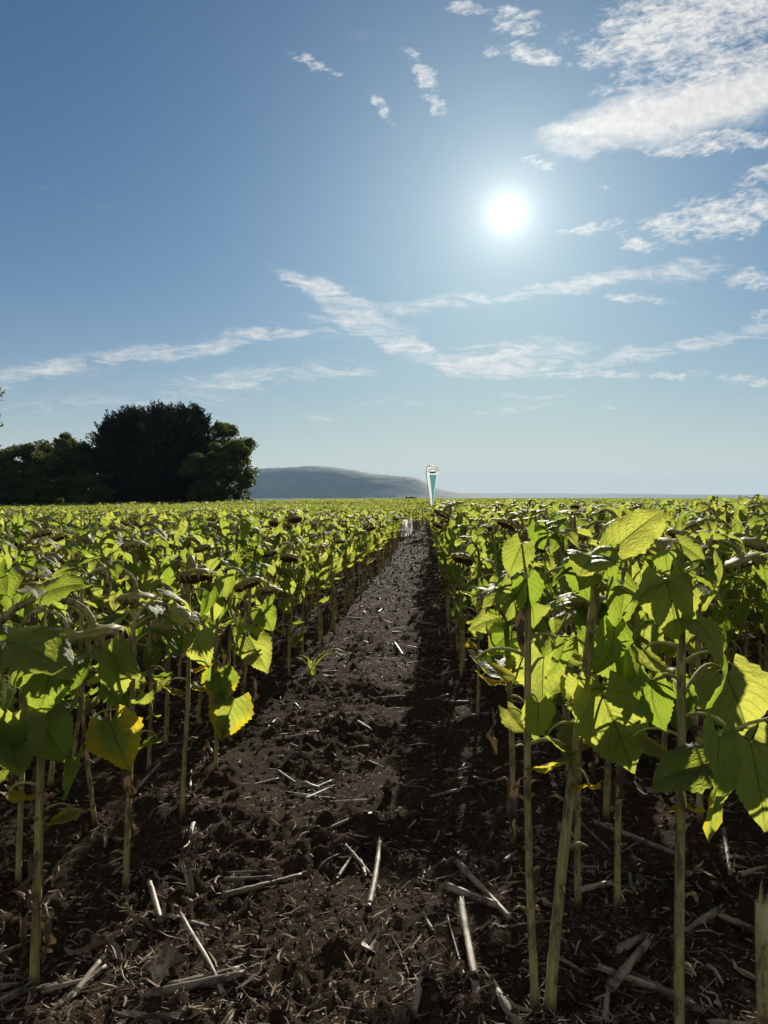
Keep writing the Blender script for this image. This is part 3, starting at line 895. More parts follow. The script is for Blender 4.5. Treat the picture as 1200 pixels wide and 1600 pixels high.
own_leaf(0, (62, 1122), (104, 1188), .82, -.05, .55, .12, .5, .5, None, .03, seed=1)
own_leaf(0, (10, 1000), (112, 1062), 1.0, -.1, .52, 0, .3, .6, None, -.05, (0, -.3, .95), seed=2)
own_leaf(0, (72, 925), (142, 915), 1.2, .02, .44, 0, .3, .5, None, 0, (0.1, -.6, .8), seed=3)
own_leaf(0, (20, 1120), (30, 1210), .85, -.1, .6, 0, .3, .4, None, 0, seed=4)
own_leaf(1, (172, 1128), (203, 1200), .62, -.12, .62, .62, .35, .35, 'yellow leaf with brown spots along its toothed edge', 0, (0, -.95, .3), seed=5)
own_leaf(1, (140, 1002), (216, 1062), .88, -.06, .42, 0, .55, .5, None, -.03, (0, -.3, .95), seed=6)
own_leaf(1, (180, 1060), (205, 1110), .8, .04, .6, .1, .3, .4, None, 0, (0, -.9, .4), seed=7)
own_leaf(2, (300, 985), (326, 1040), .8, -.03, .5, .15, .35, .4, None, 0, (0, -.9, .4), seed=8)
own_leaf(3, (343, 1050), (345, 1100), .52, -.04, .62, .52, .3, .3, 'yellow leaf mottled green hanging beside the path', 0, (0, -.95, .3), seed=9)
own_leaf(3, (366, 1092), (345, 1152), .45, -.03, .58, .52, .5, .4, 'yellow and brown leaf with curled edge hanging low', 0, (.3, -.9, .3), seed=10)
own_leaf(4, (388, 995), (416, 1050), .66, -.06, .5, .15, .5, .6, None, 0, (.3, -.8, .5), seed=11)
own_leaf(4, (408, 952), (425, 985), .8, -.04, .6, .35, .5, .5, None, 0, (.2, -.8, .5), seed=12)
own_leaf(7, (942, 1088), (985, 1200), .78, -.10, .48, 0, .4, .45, 'large dark green leaf hanging in shade', .03, (0, -.95, .3), seed=13)
own_leaf(7, (968, 850), (1034, 800), 1.22, .02, .45, 0, .35, .3, None, .02, (-.2, -.75, .6), seed=14)
own_leaf(7, (935, 1010), (985, 1060), .9, .03, .5, .05, .3, .5, None, .02, (0, -.8, .5), seed=15)
own_leaf(8, (800, 985), (765, 1022), .78, -.06, .62, .42, .4, .4, 'yellow leaf turned edge on to the path', 0, (-.2, -.85, .45), seed=16)
own_leaf(8, (785, 965), (735, 985), .86, -.02, .5, .05, .4, .6, None, 0, (-.2, -.7, .7), seed=17)
own_leaf(8, (825, 1012), (846, 1086), .7, -.08, .55, .35, .25, .4, None, 0, (0, -.95, .3), seed=18)
own_leaf(13, (1040, 905), (1056, 1000), 1.12, -.05, .52, 0, .3, .5, None, 0, (0, -.9, .4), seed=19)
own_leaf(13, (1062, 850), (1100, 880), 1.2, -.05, .5, 0, .4, .5, None, 0, seed=20)
own_leaf(7, (930, 872), (905, 905), 1.18, -.08, .8, 0, .5, 1.0, None, -.06, (0, -.35, .93), seed=41)
own_leaf(7, (925, 868), (975, 892), 1.19, -.05, .6, 0, .6, 1.1, None, -.03, (0, -.35, .93), seed=42)
own_leaf(13, (1068, 868), (1040, 862), 1.2, -.06, .6, 0, .5, .8, None, -.03, (0, -.6, .8), seed=43)
own_leaf(6, (815, 850), (795, 900), 1.2, -.04, .5, 0, .3, .5, None, 0, (0, -.8, .6), seed=21)

# the plant that stands beyond the right edge and reaches its leaves in, and a snapped stem in front of it
nb = Vector((1.02, 1.62, 0)); nb.z = float(soil_z(nb.x, nb.y)) - .02
g = random.Random(77); pl = plan_plant(g, 1.28, (.05, .0), R(60), .85, 4); pl['r0'] = .016
o = build_plant(pl, nb); tag(o, 'close sunflower at the right edge reaching drooping yellow tipped leaves into view', 'sunflower', GROUP)
hero_obj.append((o, pl)); placed.append((nb.x, nb.y)); HN = len(hero_obj) - 1
own_leaf(HN, (1122, 1150), (1104, 1305), .96, -.18, .30, .40, 1.0, .25, 'long folded leaf with a yellow tip', -.02, (.4, -.9, .2), seed=31)
own_leaf(HN, (1172, 1160), (1192, 1290), .92, -.14, .40, .25, .7, .35, None, 0, (0, -.95, .25), seed=32)
own_leaf(HN, (1100, 1195), (1022, 1235), .86, -.10, .55, 0, .5, .8, None, .04, (-.1, -.5, .85), seed=33)
own_leaf(13, (1135, 1055), (1168, 1150), 1.0, .35, .62, 0, .25, .4, None, 0, (0, -.95, .3), seed=35)

def build_snapped():
    b = at_depth(1192, 1385, 1.50)
    root = bpy.data.objects.new('snapped_stem', None); COL.objects.link(root); z0 = float(soil_z(b.x, b.y)); root.location = (b.x, b.y, z0 - .02)
    tag(root, 'leafless green sunflower stem snapped off at half height at the right edge', 'plant stem')
    mb = MB(); h = b.z - z0 + .02
    P = [Vector((.02 * (1 - i / 9), .004 * math.sin(i), h * i / 9 * .96)) for i in range(10)]
    tube(mb, P, [.0165 - .003 * i / 9 for i in range(10)], 12, 0, True, .06)
    t = P[-1]
    for k in range(5):
        a = k * 1.3; d = Vector((math.cos(a), math.sin(a), 0)) * .011; s = Vector((-math.sin(a), math.cos(a), 0)) * .006; hh = .02 + .035 * rg.random()
        mb.add([tuple(t + d - s - Vector((0, 0, .02))), tuple(t + d + s - Vector((0, 0, .02))), tuple(t + d * .8 + Vector((0, 0, hh)))], [(0, 1, 2)])
    link('stem', mb.mesh('snapped_stem', [M['stem']]), root)
    lf = MB(); leaf_blade(lf, (0, 0, 0), -1.0, .17, .05, 12, 4, .5, 1.0, .05, random.Random(4), .3, 0, .8, .3)
    lo = link('withered_leaf', lf.mesh('withered_leaf', [M['dry']]), root); lo.matrix_local = Matrix.Translation((-.01, -.02, h * .55)) @ Matrix.Rotation(2.6, 4, 'Z')
build_snapped()

# ---- the rest of the rows
ORD = 'first second third fourth fifth sixth seventh eighth ninth tenth eleventh twelfth thirteenth fourteenth fifteenth sixteenth seventeenth eighteenth nineteenth twentieth'.split()
ORD += ['twenty ' + w for w in ORD[:9]] + ['thirtieth'] + ['thirty ' + w for w in ORD[:9]]
cand = []
for side, word, x0, k in ROWS:
    y = -0.6 + rg.random() * .4
    while y < 75:
        x = x0 + rg.gauss(0, .05) + (.06 * side * -1 if k == 0 and 6 < y < 22 else 0); y += .42 * rg.uniform(.7, 1.3)
        if abs(x) > .62 * y + 1.6: continue
        if k == 0 and y < (6.2 if side < 0 else 6.6) : continue
        if min((x - a) ** 2 + (y - b) ** 2 for a, b in placed) < .19 ** 2 if y < 8 else False: continue
        if side > 0 and k <= 2 and y < 3.2: continue
        if side < 0 and k == 1 and y < 4.2: continue
        if math.hypot(x, y) < 1.5 or (side < 0 and k == 0 and 27 < y < 35 and x > -1.2): continue
        cand.append((x, y, side, word, k))
for i in range(140):                                   # the crop closes the path off at its far end
    cand.append((rg.uniform(-1.1, .36), 36.6 + rg.random() * 36, 0, 'end', 99))
for c in cand: pass
def score(c):
    d = math.hypot(c[0], c[1]); return d * (0.62 if c[4] < 2 else 1.0)
vis = [c for c in cand if shows(c[0], c[1], float(tz(c[0], c[1])), 1.3) and c[4] < 60]
vis.sort(key=score)
N_IND = 300 - len(hero_obj)
ind = vis[:N_IND]; ind_set = set(id(c) for c in ind)
rest = [c for c in cand if id(c) not in ind_set]

first_of = {}
def place_copy(ki, x, y, rz, sc, label, near):
    k = KIT[ki]; loc = (x, y, float(soil_z(x, y)) - .015)
    key = (ki, near)
    if key not in first_of:
        root = bpy.data.objects.new('sunflower', None); COL.objects.link(root); root.empty_display_size = .1
        link('stem', k.stem, root); h = link('flower_head', k.head, root); link('seed_disc', k.disc, h)
        if near:
            for l in k.pl['leaves']:
                o = link('leaf' if l[0] != 'dry' else 'withered_leaf', LEAF_MESH[l[0]][l[1] % len(LEAF_MESH[l[0]])], root); o.matrix_local = leaf_matrix(k.pl, l)
        else:
            link('foliage', k.fol, root)
        first_of[key] = root
    else:
        src = first_of[key]; root = src.copy(); COL.objects.link(root)
        for ch in list(src.children):
            c = ch.copy(); COL.objects.link(c); c.parent = root
            for gch in list(ch.children):
                d = gch.copy(); COL.objects.link(d); d.parent = c
    root.location = loc; root.rotation_euler = (0, 0, rz); root.scale = (sc, sc, sc)
    tag(root, label, 'sunflower', GROUP)
    return root

def size_at(x, y):                                    # the crop stands a little lower left of the path
    return .90 if x < 0 else 1.01
HOOK0 = [math.atan2(k.pl['ax'].y, k.pl['ax'].x) for k in KIT]
count = {}
near_n = 0
for c in sorted(ind, key=lambda c: c[1]):
    x, y, side, word, k = c
    n = count[(side, k)] = count.get((side, k), 0) + 1
    if k == 0:
        lab = f'sunflower edging the {word} side of the path, {ORD[n - 1]} beyond those in the foreground'
    elif k == 1:
        lab = f'sunflower in the second row {word} of the path, {ORD[n - 1]} beyond those in the foreground'
    elif k < 4 and y < 9:
        lab = f'leafy sunflower in the {ORD[k]} row {word} of the path, {ORD[n - 1]} from the camera'
    else:
        lab = f'leafy nodding sunflower crowded among others deep in the rows {word} of the path'
    near = y < 5.2
    near_n += near
    place_copy(rg.randrange(8), x, y, rg.gauss(0, .8), rg.gauss(1.0, .04) * size_at(x, y), lab, near)

# ---- everything farther: one mass of the same plants
def mass_nodes(name, meshes):
    ng = bpy.data.node_groups.new(name, 'GeometryNodeTree')
    ng.interface.new_socket('Geometry', in_out='INPUT', socket_type='NodeSocketGeometry'); ng.interface.new_socket('Geometry', in_out='OUTPUT', socket_type='NodeSocketGeometry')
    N = ng.nodes; Lk = ng.links
    gi = N.new('NodeGroupInput'); go = N.new('NodeGroupOutput')
    join = N.new('GeometryNodeJoinGeometry')
    def named(n, t):
        a = N.new('GeometryNodeInputNamedAttribute'); a.data_type = t; a.inputs[0].default_value = n
        return [s for s in a.outputs if s.enabled][0]
    kind = named('kind', 'INT'); rot = named('rz', 'FLOAT'); sc = named('sc', 'FLOAT')
    cr = N.new('ShaderNodeCombineXYZ'); Lk.new(rot, cr.inputs[2])
    for i, me in enumerate(meshes):
        ob = bpy.data.objects.new('plant_source', me)      # never linked: only its mesh is used
        oi = N.new('GeometryNodeObjectInfo'); oi.inputs['Object'].default_value = ob; oi.inputs['As Instance'].default_value = False
        cmp_ = N.new('FunctionNodeCompare'); cmp_.data_type = 'INT'; cmp_.operation = 'EQUAL'
        ins = [s for s in cmp_.inputs if s.enabled]; Lk.new(kind, ins[0]); ins[1].default_value = i
        ip = N.new('GeometryNodeInstanceOnPoints'); Lk.new(gi.outputs[0], ip.inputs['Points']); Lk.new(cmp_.outputs[0], ip.inputs['Selection'])
        Lk.new(oi.outputs['Geometry'], ip.inputs['Instance']); Lk.new(cr.outputs[0], ip.inputs['Rotation']); Lk.new(sc, ip.inputs['Scale'])
        Lk.new(ip.outputs[0], join.inputs[0])
    Lk.new(join.outputs[0], go.inputs[0])
    return ng

full = [proto_full(k) for k in KIT]
low = []
for k in KIT:
    mb, mats = proto_low(k); low.append(mb.mesh('grown', mats))
patch = []
for j in range(4):                                     # far patches, three metres square
    P = MB(); g = random.Random(300 + j)
    srcs = [proto_low(k, True)[0] for k in KIT]
    for a in range(7):
        for b in range(7):
            s = srcs[g.randrange(8)]
            T = Matrix.Translation((-1.5 + .43 * a + g.gauss(0, .06), -1.5 + .43 * b + g.gauss(0, .08), 0)) @ Matrix.Rotation(g.gauss(0, .8), 4, 'Z') @ Matrix.Scale(g.gauss(1, .06), 4)
            P.merge(s, T)
    patch.append(P.mesh('grown', mats))
pts, kd, rz, sc = [], [], [], []
for (x, y, side, word, k) in rest:
    pts.append((x, y, float(tz(x, y)) - .01)); d = math.hypot(x, y)
    kd.append(rg.randrange(8) + (0 if d < 26 else 8)); rz.append(rg.gauss(0, .8)); sc.append(rg.gauss(1.0, .04) * (.90 if x < 0 else 1.0))
y = 76.0
while y < 330:
    x = -.62 * y - 3
    while x < .56 * y + 3:
        inwood = (x < -18) and (y > 97) and (x < -.17 * y)
        if not inwood:
            pts.append((x, y, float(tz(x, y)))); kd.append(16 + rg.randrange(4)); rz.append(rg.choice([0, PI]) + rg.gauss(0, .2)); sc.append(rg.gauss(1, .03))
        x += 3.0
    y += 3.0
pm = bpy.data.meshes.new('sunflower_field'); pm.vertices.add(len(pts)); pm.vertices.foreach_set('co', np.array(pts, np.float32).ravel())
for n, t, v in (('kind', 'INT', kd), ('rz', 'FLOAT', rz), ('sc', 'FLOAT', sc)):
    a = pm.attributes.new(n, t, 'POINT'); a.data.foreach_set('value', v)
fo = link('sunflower_field', pm)
tag(fo, 'endless mass of ripe sunflowers stretching behind the nearest rows to the horizon', 'sunflowers', None, 'stuff')
md = fo.modifiers.new('plants', 'NODES'); md.node_group = mass_nodes('plants', full + low + patch)
# ------------------------------------------------------------------ hills
def ridge(name, D, prof, depth, seed, col_a, col_b, nx=220, ny=40):
    """a hill range: crest heights read at bearings, rounded slopes cut by gullies"""
    xs = np.array([at_depth(p, 778, D).x for p, _ in prof]); zs = np.array([EYE.z + (778 - y) / F_PX * D * 1.0 for _, y in prof])
    X = np.linspace(xs[0], xs[-1], nx); Z = np.interp(X, xs, zs)
    k = np.ones(7) / 7; Z = np.convolve(np.pad(Z, 3, 'edge'), k, 'valid')
    T = np.linspace(-1, 1, ny)
    V_ = np.zeros((ny, nx, 3))
    for j, t in enumerate(T):
        h = math.cos(t * PI / 2) ** 1.25
        g = (fbm(X / D * 26 + seed, np.full(nx, t * 2.2 + seed), 1.0, 4) - 0.5)
        V_[j, :, 0] = X; V_[j, :, 1] = D + t * depth + g * depth * .25
        V_[j, :, 2] = np.maximum((Z + 6) * h * (1 + g * 0.55 * (1 - h) * 2) - 6, -6) + (fbm(X * .03, np.full(nx, t * 40.0), 1.0, 3) - .5) * 12 * h
    I = (np.arange(ny - 1)[:, None] * nx + np.arange(nx - 1)[None, :]).ravel()
    mb = MB(); mb.add(V_.reshape(-1, 3), np.stack([I, I + 1, I + nx + 1, I + nx], 1).tolist())
    m, nt, out = new_mat(name + '_woods'); oc = objcoord(nt); x, y, z = xyz(nt, oc)
    n = noise(nt, comb(nt, x * .006, y * .004, z * .02), 1.0, 6, .65)
    p = principled(nt, mixc(nt, n.step(.35, .65), col_a, col_b), .9, .05); nt.links.new(p.outputs[0], out.inputs[0])
    return tag(link(name, mb.mesh(name, [m])), kind='structure')
ridge('wooded_hill', 5200, [(180, 779), (260, 752), (330, 738), (395, 732), (430, 731), (465, 729), (490, 728), (520, 730), (545, 733), (562, 737), (585, 741), (605, 743), (640, 745), (655, 748), (668, 755), (682, 764), (700, 768), (730, 772), (762, 776), (800, 779)], 620, 3.0, (.030, .045, .018), (.075, .085, .035))
ridge('far_hill', 10500, [(560, 776), (640, 772), (700, 770), (760, 770.5), (830, 770), (900, 771.5), (960, 771), (1010, 772), (1060, 772.5), (1120, 773), (1200, 773.5), (1330, 772)], 1500, 8.0, (.05, .06, .03), (.09, .09, .05), 200, 24)

# ------------------------------------------------------------------ trees
def tree_leaf_mat(name, a, b, tr, w):
    m, nt, out = new_mat(name)
    n = noise(nt, objcoord(nt), 1.3, 3, .6); s = attr(nt, 'seed')
    p = principled(nt, mixc(nt, (n * .5 + s * .5), a, b), .6, .25)
    t = nt.nodes.new('ShaderNodeBsdfTranslucent'); put(nt, t.inputs[0], tr)
    mx = nt.nodes.new('ShaderNodeMixShader'); mx.inputs[0].default_value = w
    nt.links.new(p.outputs[0], mx.inputs[1]); nt.links.new(t.outputs[0], mx.inputs[2]); nt.links.new(mx.outputs[0], out.inputs[0])
    return m
M['broad'] = tree_leaf_mat('broadleaf_foliage', (.022, .036, .010), (.048, .064, .016), (.11, .14, .015), .32)
M['conifer'] = tree_leaf_mat('conifer_foliage', (.006, .012, .007), (.014, .022, .010), (.02, .03, .01), .08)
M['bark'] = simple_mat('tree_bark', (.05, .04, .03), (.13, .11, .085), 6, .9, .1, .03)

def leaf_quads(mb, C, n, spread, size, g, up=.35, seed=None):
    """n small leaves strewn round centre C"""
    P = g.normal(0, 1, (n, 3)); P /= np.linalg.norm(P, axis=1)[:, None]; P *= (g.rand(n, 1) ** .45) * np.array(spread); P += C
    N = g.normal(0, 1, (n, 3)); N[:, 2] += up; N /= np.linalg.norm(N, axis=1)[:, None]
    A = np.cross(N, g.normal(0, 1, (n, 3))); A /= np.linalg.norm(A, axis=1)[:, None]; B = np.cross(N, A)
    s = size * (.6 + .8 * g.rand(n, 1))
    Q = np.stack([P - A * s, P + B * s * .55, P + A * s, P - B * s * .55], 1).reshape(-1, 3)
    mb.add(Q, (np.arange(n)[:, None] * 4 + np.arange(4)[None]).tolist(), 0, None, 0, g.rand() if seed is None else seed)

def broadleaf(name, cx, top, half, D, lab, low=.12, seed=1, nclump=90, leaf=.20, mat='broad', squash=1.0, cat='tree', kind=None):
    g = np.random.RandomState(seed)
    c = at_depth(cx, 778, D); z0 = float(tz(c.x, D)); ppm = F_PX / D
    H = EYE.z + (778 - top) / ppm - z0; W = half / ppm
    root = bpy.data.objects.new(name, None); COL.objects.link(root); root.location = (c.x, D, z0); tag(root, lab, cat, kind or 'trees at the field edge')
    tr = MB(); P = [Vector((.15 * math.sin(i * 1.7 + seed), .1 * math.cos(i * 2.1), H * .62 * i / 6)) for i in range(7)]
    tube(tr, P, [max(.05, .024 * H * (1 - .11 * i)) for i in range(7)], 8)
    cr = MB(); cz = H * (low + (1 - low) * .5); rz_ = H * (1 - low) * .5
    lobes = []
    for k in range(11):                                 # uneven outline: several big masses
        a = g.rand() * 6.28; e = g.uniform(-.6, 1.0)
        lobes.append(np.array([math.cos(a) * W * .62 * math.cos(e), math.sin(a) * W * .62 * math.cos(e), cz + rz_ * .62 * math.sin(e) * 1.05]))
    lobes.append(np.array([g.uniform(-.2, .2) * W, 0, H - rz_ * .36]))
    for k, L_ in enumerate(lobes):
        tube(tr, [P[3], (P[3] + Vector(L_)) / 2 + Vector((0, 0, -.03 * H)), Vector(L_)], [.010 * H, .007 * H, .003 * H], 5)
    for k in range(nclump):
        L_ = lobes[g.randint(len(lobes))]
        d = g.normal(0, 1, 3); d /= np.linalg.norm(d); d[2] = abs(d[2]) * .8 + d[2] * .2
        rr = np.array([W * .40, W * .40, rz_ * .40 * squash])
        C = L_ + d * rr * g.uniform(.2, 1.0) if k % 3 else np.array([g.uniform(-.8, .8) * W, g.uniform(-.5, .5) * W, H * g.uniform(low, .72)])
        if C[2] > H - .2: C[2] = H - .2 - g.rand() * .3
        cs = g.uniform(.055, .11) * H
        leaf_quads(cr, C, int(g.uniform(130, 200)), (cs * 1.15, cs * 1.15, cs * .8), leaf, g)
        if g.rand() < .35:                              # a twig poking out of the outline
            leaf_quads(cr, C + d * rr * .35, 26, (cs * .35, cs * .35, cs * .5), leaf * .9, g)
    link('trunk', tr.mesh('trunk', [M['bark']]), root)
    link('crown', cr.mesh('crown', [M[mat]], False), root)
    return root

def conifer(cx, top, half, D, lab, seed, spires=4):
    g = np.random.RandomState(seed)
    c = at_depth(cx, 778, D); z0 = float(tz(c.x, D)); ppm = F_PX / D
    H = EYE.z + (778 - top) / ppm - z0; W = half / ppm
    root = bpy.data.objects.new('conifer_tree', None); COL.objects.link(root); root.location = (c.x, D, z0); tag(root, lab, 'tree', 'dark conifers at the field edge')
    tr = MB(); tube(tr, [Vector((0, 0, H * .9 * i / 6)) for i in range(7)], [.026 * H * (1 - .14 * i) for i in range(7)], 8)
    cr = MB()
    def spray(o, d, ln, wd):
        """a plume: narrow scale-leaved fingers along a rising twig"""
        o = np.array(o); d = np.array(d) / np.linalg.norm(d)
        n = 34
        t = g.rand(n) ** .8
        side = np.cross(d, g.normal(0, 1, (n, 3))); side /= np.linalg.norm(side, axis=1)[:, None]
        dirv = d[None] * .75 + side * .55 + np.array([0, 0, .15]); dirv /= np.linalg.norm(dirv, axis=1)[:, None]
        w = np.cross(dirv, g.normal(0, 1, (n, 3))); w /= np.linalg.norm(w, axis=1)[:, None]
        B = o + d[None] * (t * ln)[:, None] + side * (wd * .35 * (1 - t) * g.rand(n))[:, None]
        L_ = (ln * .34 * (1.15 - .6 * t) * (.6 + .6 * g.rand(n)))[:, None]; ww = L_ * .17
        Q = np.stack([B - w * ww * .5, B + dirv * L_ * .5 - w * ww, B + dirv * L_, B + dirv * L_ * .5 + w * ww], 1).reshape(-1, 3)
        cr.add(Q, (np.arange(n)[:, None] * 4 + np.arange(4)[None]).tolist(), 0, None, 0, g.rand())
    tops = [(0, 0, H)] + [(g.uniform(-.5, .5) * W, g.uniform(-.6, .6) * W, H * g.uniform(.80, .96)) for _ in range(spires)]
    for (tx, ty, tzz) in tops:
        tube(tr, [(0, 0, H * .35), (tx * .7, ty * .7, tzz * .6), (tx, ty, tzz * .93)], [.012 * H, .008 * H, .003 * H], 5)
        for k in range(420):
            u = g.rand(); zz = tzz * (1 - u * .93)
            rad = W * (.22 + .78 * u ** .6) * (1 if u < .75 else 1 - (u - .75) * .8)
            a = g.rand() * 6.28; f = g.uniform(.55, 1.0)
            bx, by = tx * (1 - u) + math.cos(a) * rad * f * .85, ty * (1 - u) + math.sin(a) * rad * f * .85
            if abs(bx) > 1.15 * W: bx *= .7
            el = 1.15 - .75 * u + g.normal(0, .2)
            bz = zz - .06 * H
            spray((bx, by, bz), (math.cos(a) * math.cos(el), math.sin(a) * math.cos(el), math.sin(el) + .25), H * g.uniform(.07, .14), .05 * H)
        for k in range(9):                              # plumes standing out of the top
            a = g.rand() * 6.28; rr = W * g.uniform(.05, .42); zz = tzz * (1 - .20 * (rr / W))
            spray((tx + math.cos(a) * rr, ty + math.sin(a) * rr, zz - .10 * H), (math.cos(a) * .8, math.sin(a) * .6, 1), H * g.uniform(.11, .19), .02 * H)
    for k in range(26):                                  # stiff fingers fanning up out of the outline
        a = g.rand() * 6.28; rr = W * g.uniform(.0, .95); zz = H * (.955 - .25 * (rr / W) ** 1.6)
        o = np.array((math.cos(a) * rr, math.sin(a) * rr * .8, zz - .05 * H)); lean = math.cos(a) * rr / W
        for b_ in range(7):
            d = np.array((lean * .6 + g.normal(0, .55), g.normal(0, .4), 1.0)); d /= np.linalg.norm(d); L_ = H * g.uniform(.07, .16); w = np.cross(d, (0, 1, 0)) * L_ * .085
            cr.add([o - w, o + d * L_ * .5 - w * 1.3, o + d * L_, o + d * L_ * .5 + w * 1.3, o + w], [(0, 1, 2, 3, 4)], 0, None, 0, g.rand())
    link('trunk', tr.mesh('trunk', [M['bark']]), root); link('crown', cr.mesh('crown', [M['conifer']], False), root)
    return root

conifer(212, 637, 54, 106, 'dark conifer with jagged top rising beside the low leafy trees', 21)
conifer(253, 633, 58, 104, 'tallest dark conifer, in the middle of the clump', 22, 5)
conifer(296, 636, 54, 107, 'dark conifer with spiky top beside the rounded tall tree', 23)
broadleaf('broadleaf_tree', 352, 649, 46, 112, 'tall dark rounded tree at the hill side of the clump', .25, 31, 90)
broadleaf('broadleaf_tree', 356, 686, 40, 98, 'lower sunlit green tree in front of the tall rounded tree', .03, 32, 95)
broadleaf('broadleaf_tree', 322, 705, 38, 97, 'low green tree at the foot of the spiky conifer', .03, 38, 70)
broadleaf('broadleaf_tree', 160, 666, 46, 108, 'leafy green tree leaning against the first dark conifer', .08, 33, 95)
broadleaf('broadleaf_tree', 104, 674, 50, 106, 'leafy green tree with airy top, second of those beside the conifers', .08, 34, 95)
broadleaf('broadleaf_tree', 44, 690, 48, 104, 'low leafy green tree, third of those beside the conifers', .08, 35, 95)
broadleaf('broadleaf_tree', -14, 694, 46, 103, 'leafy green tree cut by the picture edge', .08, 36, 95)
broadleaf('broadleaf_tree', -70, 545, 66, 84, 'tall tree at the far edge whose twigs just reach into view', .30, 37, 90)
broadleaf('broadleaf_tree', 76, 684, 52, 114, 'shaded green tree filling the gap behind the airy topped one', .05, 51, 90)
broadleaf('broadleaf_tree', 178, 664, 34, 111, 'dark leafy tree squeezed against the jagged conifer from behind', .05, 52, 70)
broadleaf('broadleaf_tree', 14, 697, 52, 112, 'shaded green tree behind the low ones near the edge', .05, 53, 80)
broadleaf('bush', 130, 735, 60, 99, 'dark shady bush under the leafy trees', .0, 39, 60, .2, 'broad', 1.0, 'bush', 'bushes under the trees')
broadleaf('bush', 140, 744, 34, 96, 'dark shady bush at the foot of the jagged conifer', .0, 61, 110, .2, 'broad', 1.0, 'bush', 'bushes under the trees')
broadleaf('bush', 60, 745, 60, 98, 'dark shady bush under the low leafy tree', .0, 40, 60, .2, 'broad', 1.0, 'bush', 'bushes under the trees')
broadleaf('bush', 5, 745, 60, 97, 'dark shady bush at the very edge of the view', .0, 42, 60, .2, 'broad', 1.0, 'bush', 'bushes under the trees')
broadleaf('bush', 389, 775, 9, 130, 'tiny round bush between the tree clump and the hill', .0, 41, 14, .18, 'broad', 1.0, 'bush', 'bushes under the trees')
broadleaf('bush', 641, 777, 14, 520, 'faint dark bush on the field horizon beside the banner', .0, 43, 20, .7, 'broad', 1.0, 'bush', 'bushes under the trees')

# ------------------------------------------------------------------ feather banner
def curve_pts(pts, n):
    out = []
    for i in range(len(pts) - 1):
        p0 = pts[max(i - 1, 0)]; p1 = pts[i]; p2 = pts[i + 1]; p3 = pts[min(i + 2, len(pts) - 1)]
        for k in range(n):
            t = k / n
            out.append(tuple(.5 * ((2 * b) + (c - a) * t + (2 * a - 5 * b + 4 * c - d) * t * t + (3 * b - a - 3 * c + d) * t ** 3) for a, b, c, d in zip(p0, p1, p2, p3)))
    out.append(pts[-1]); return out

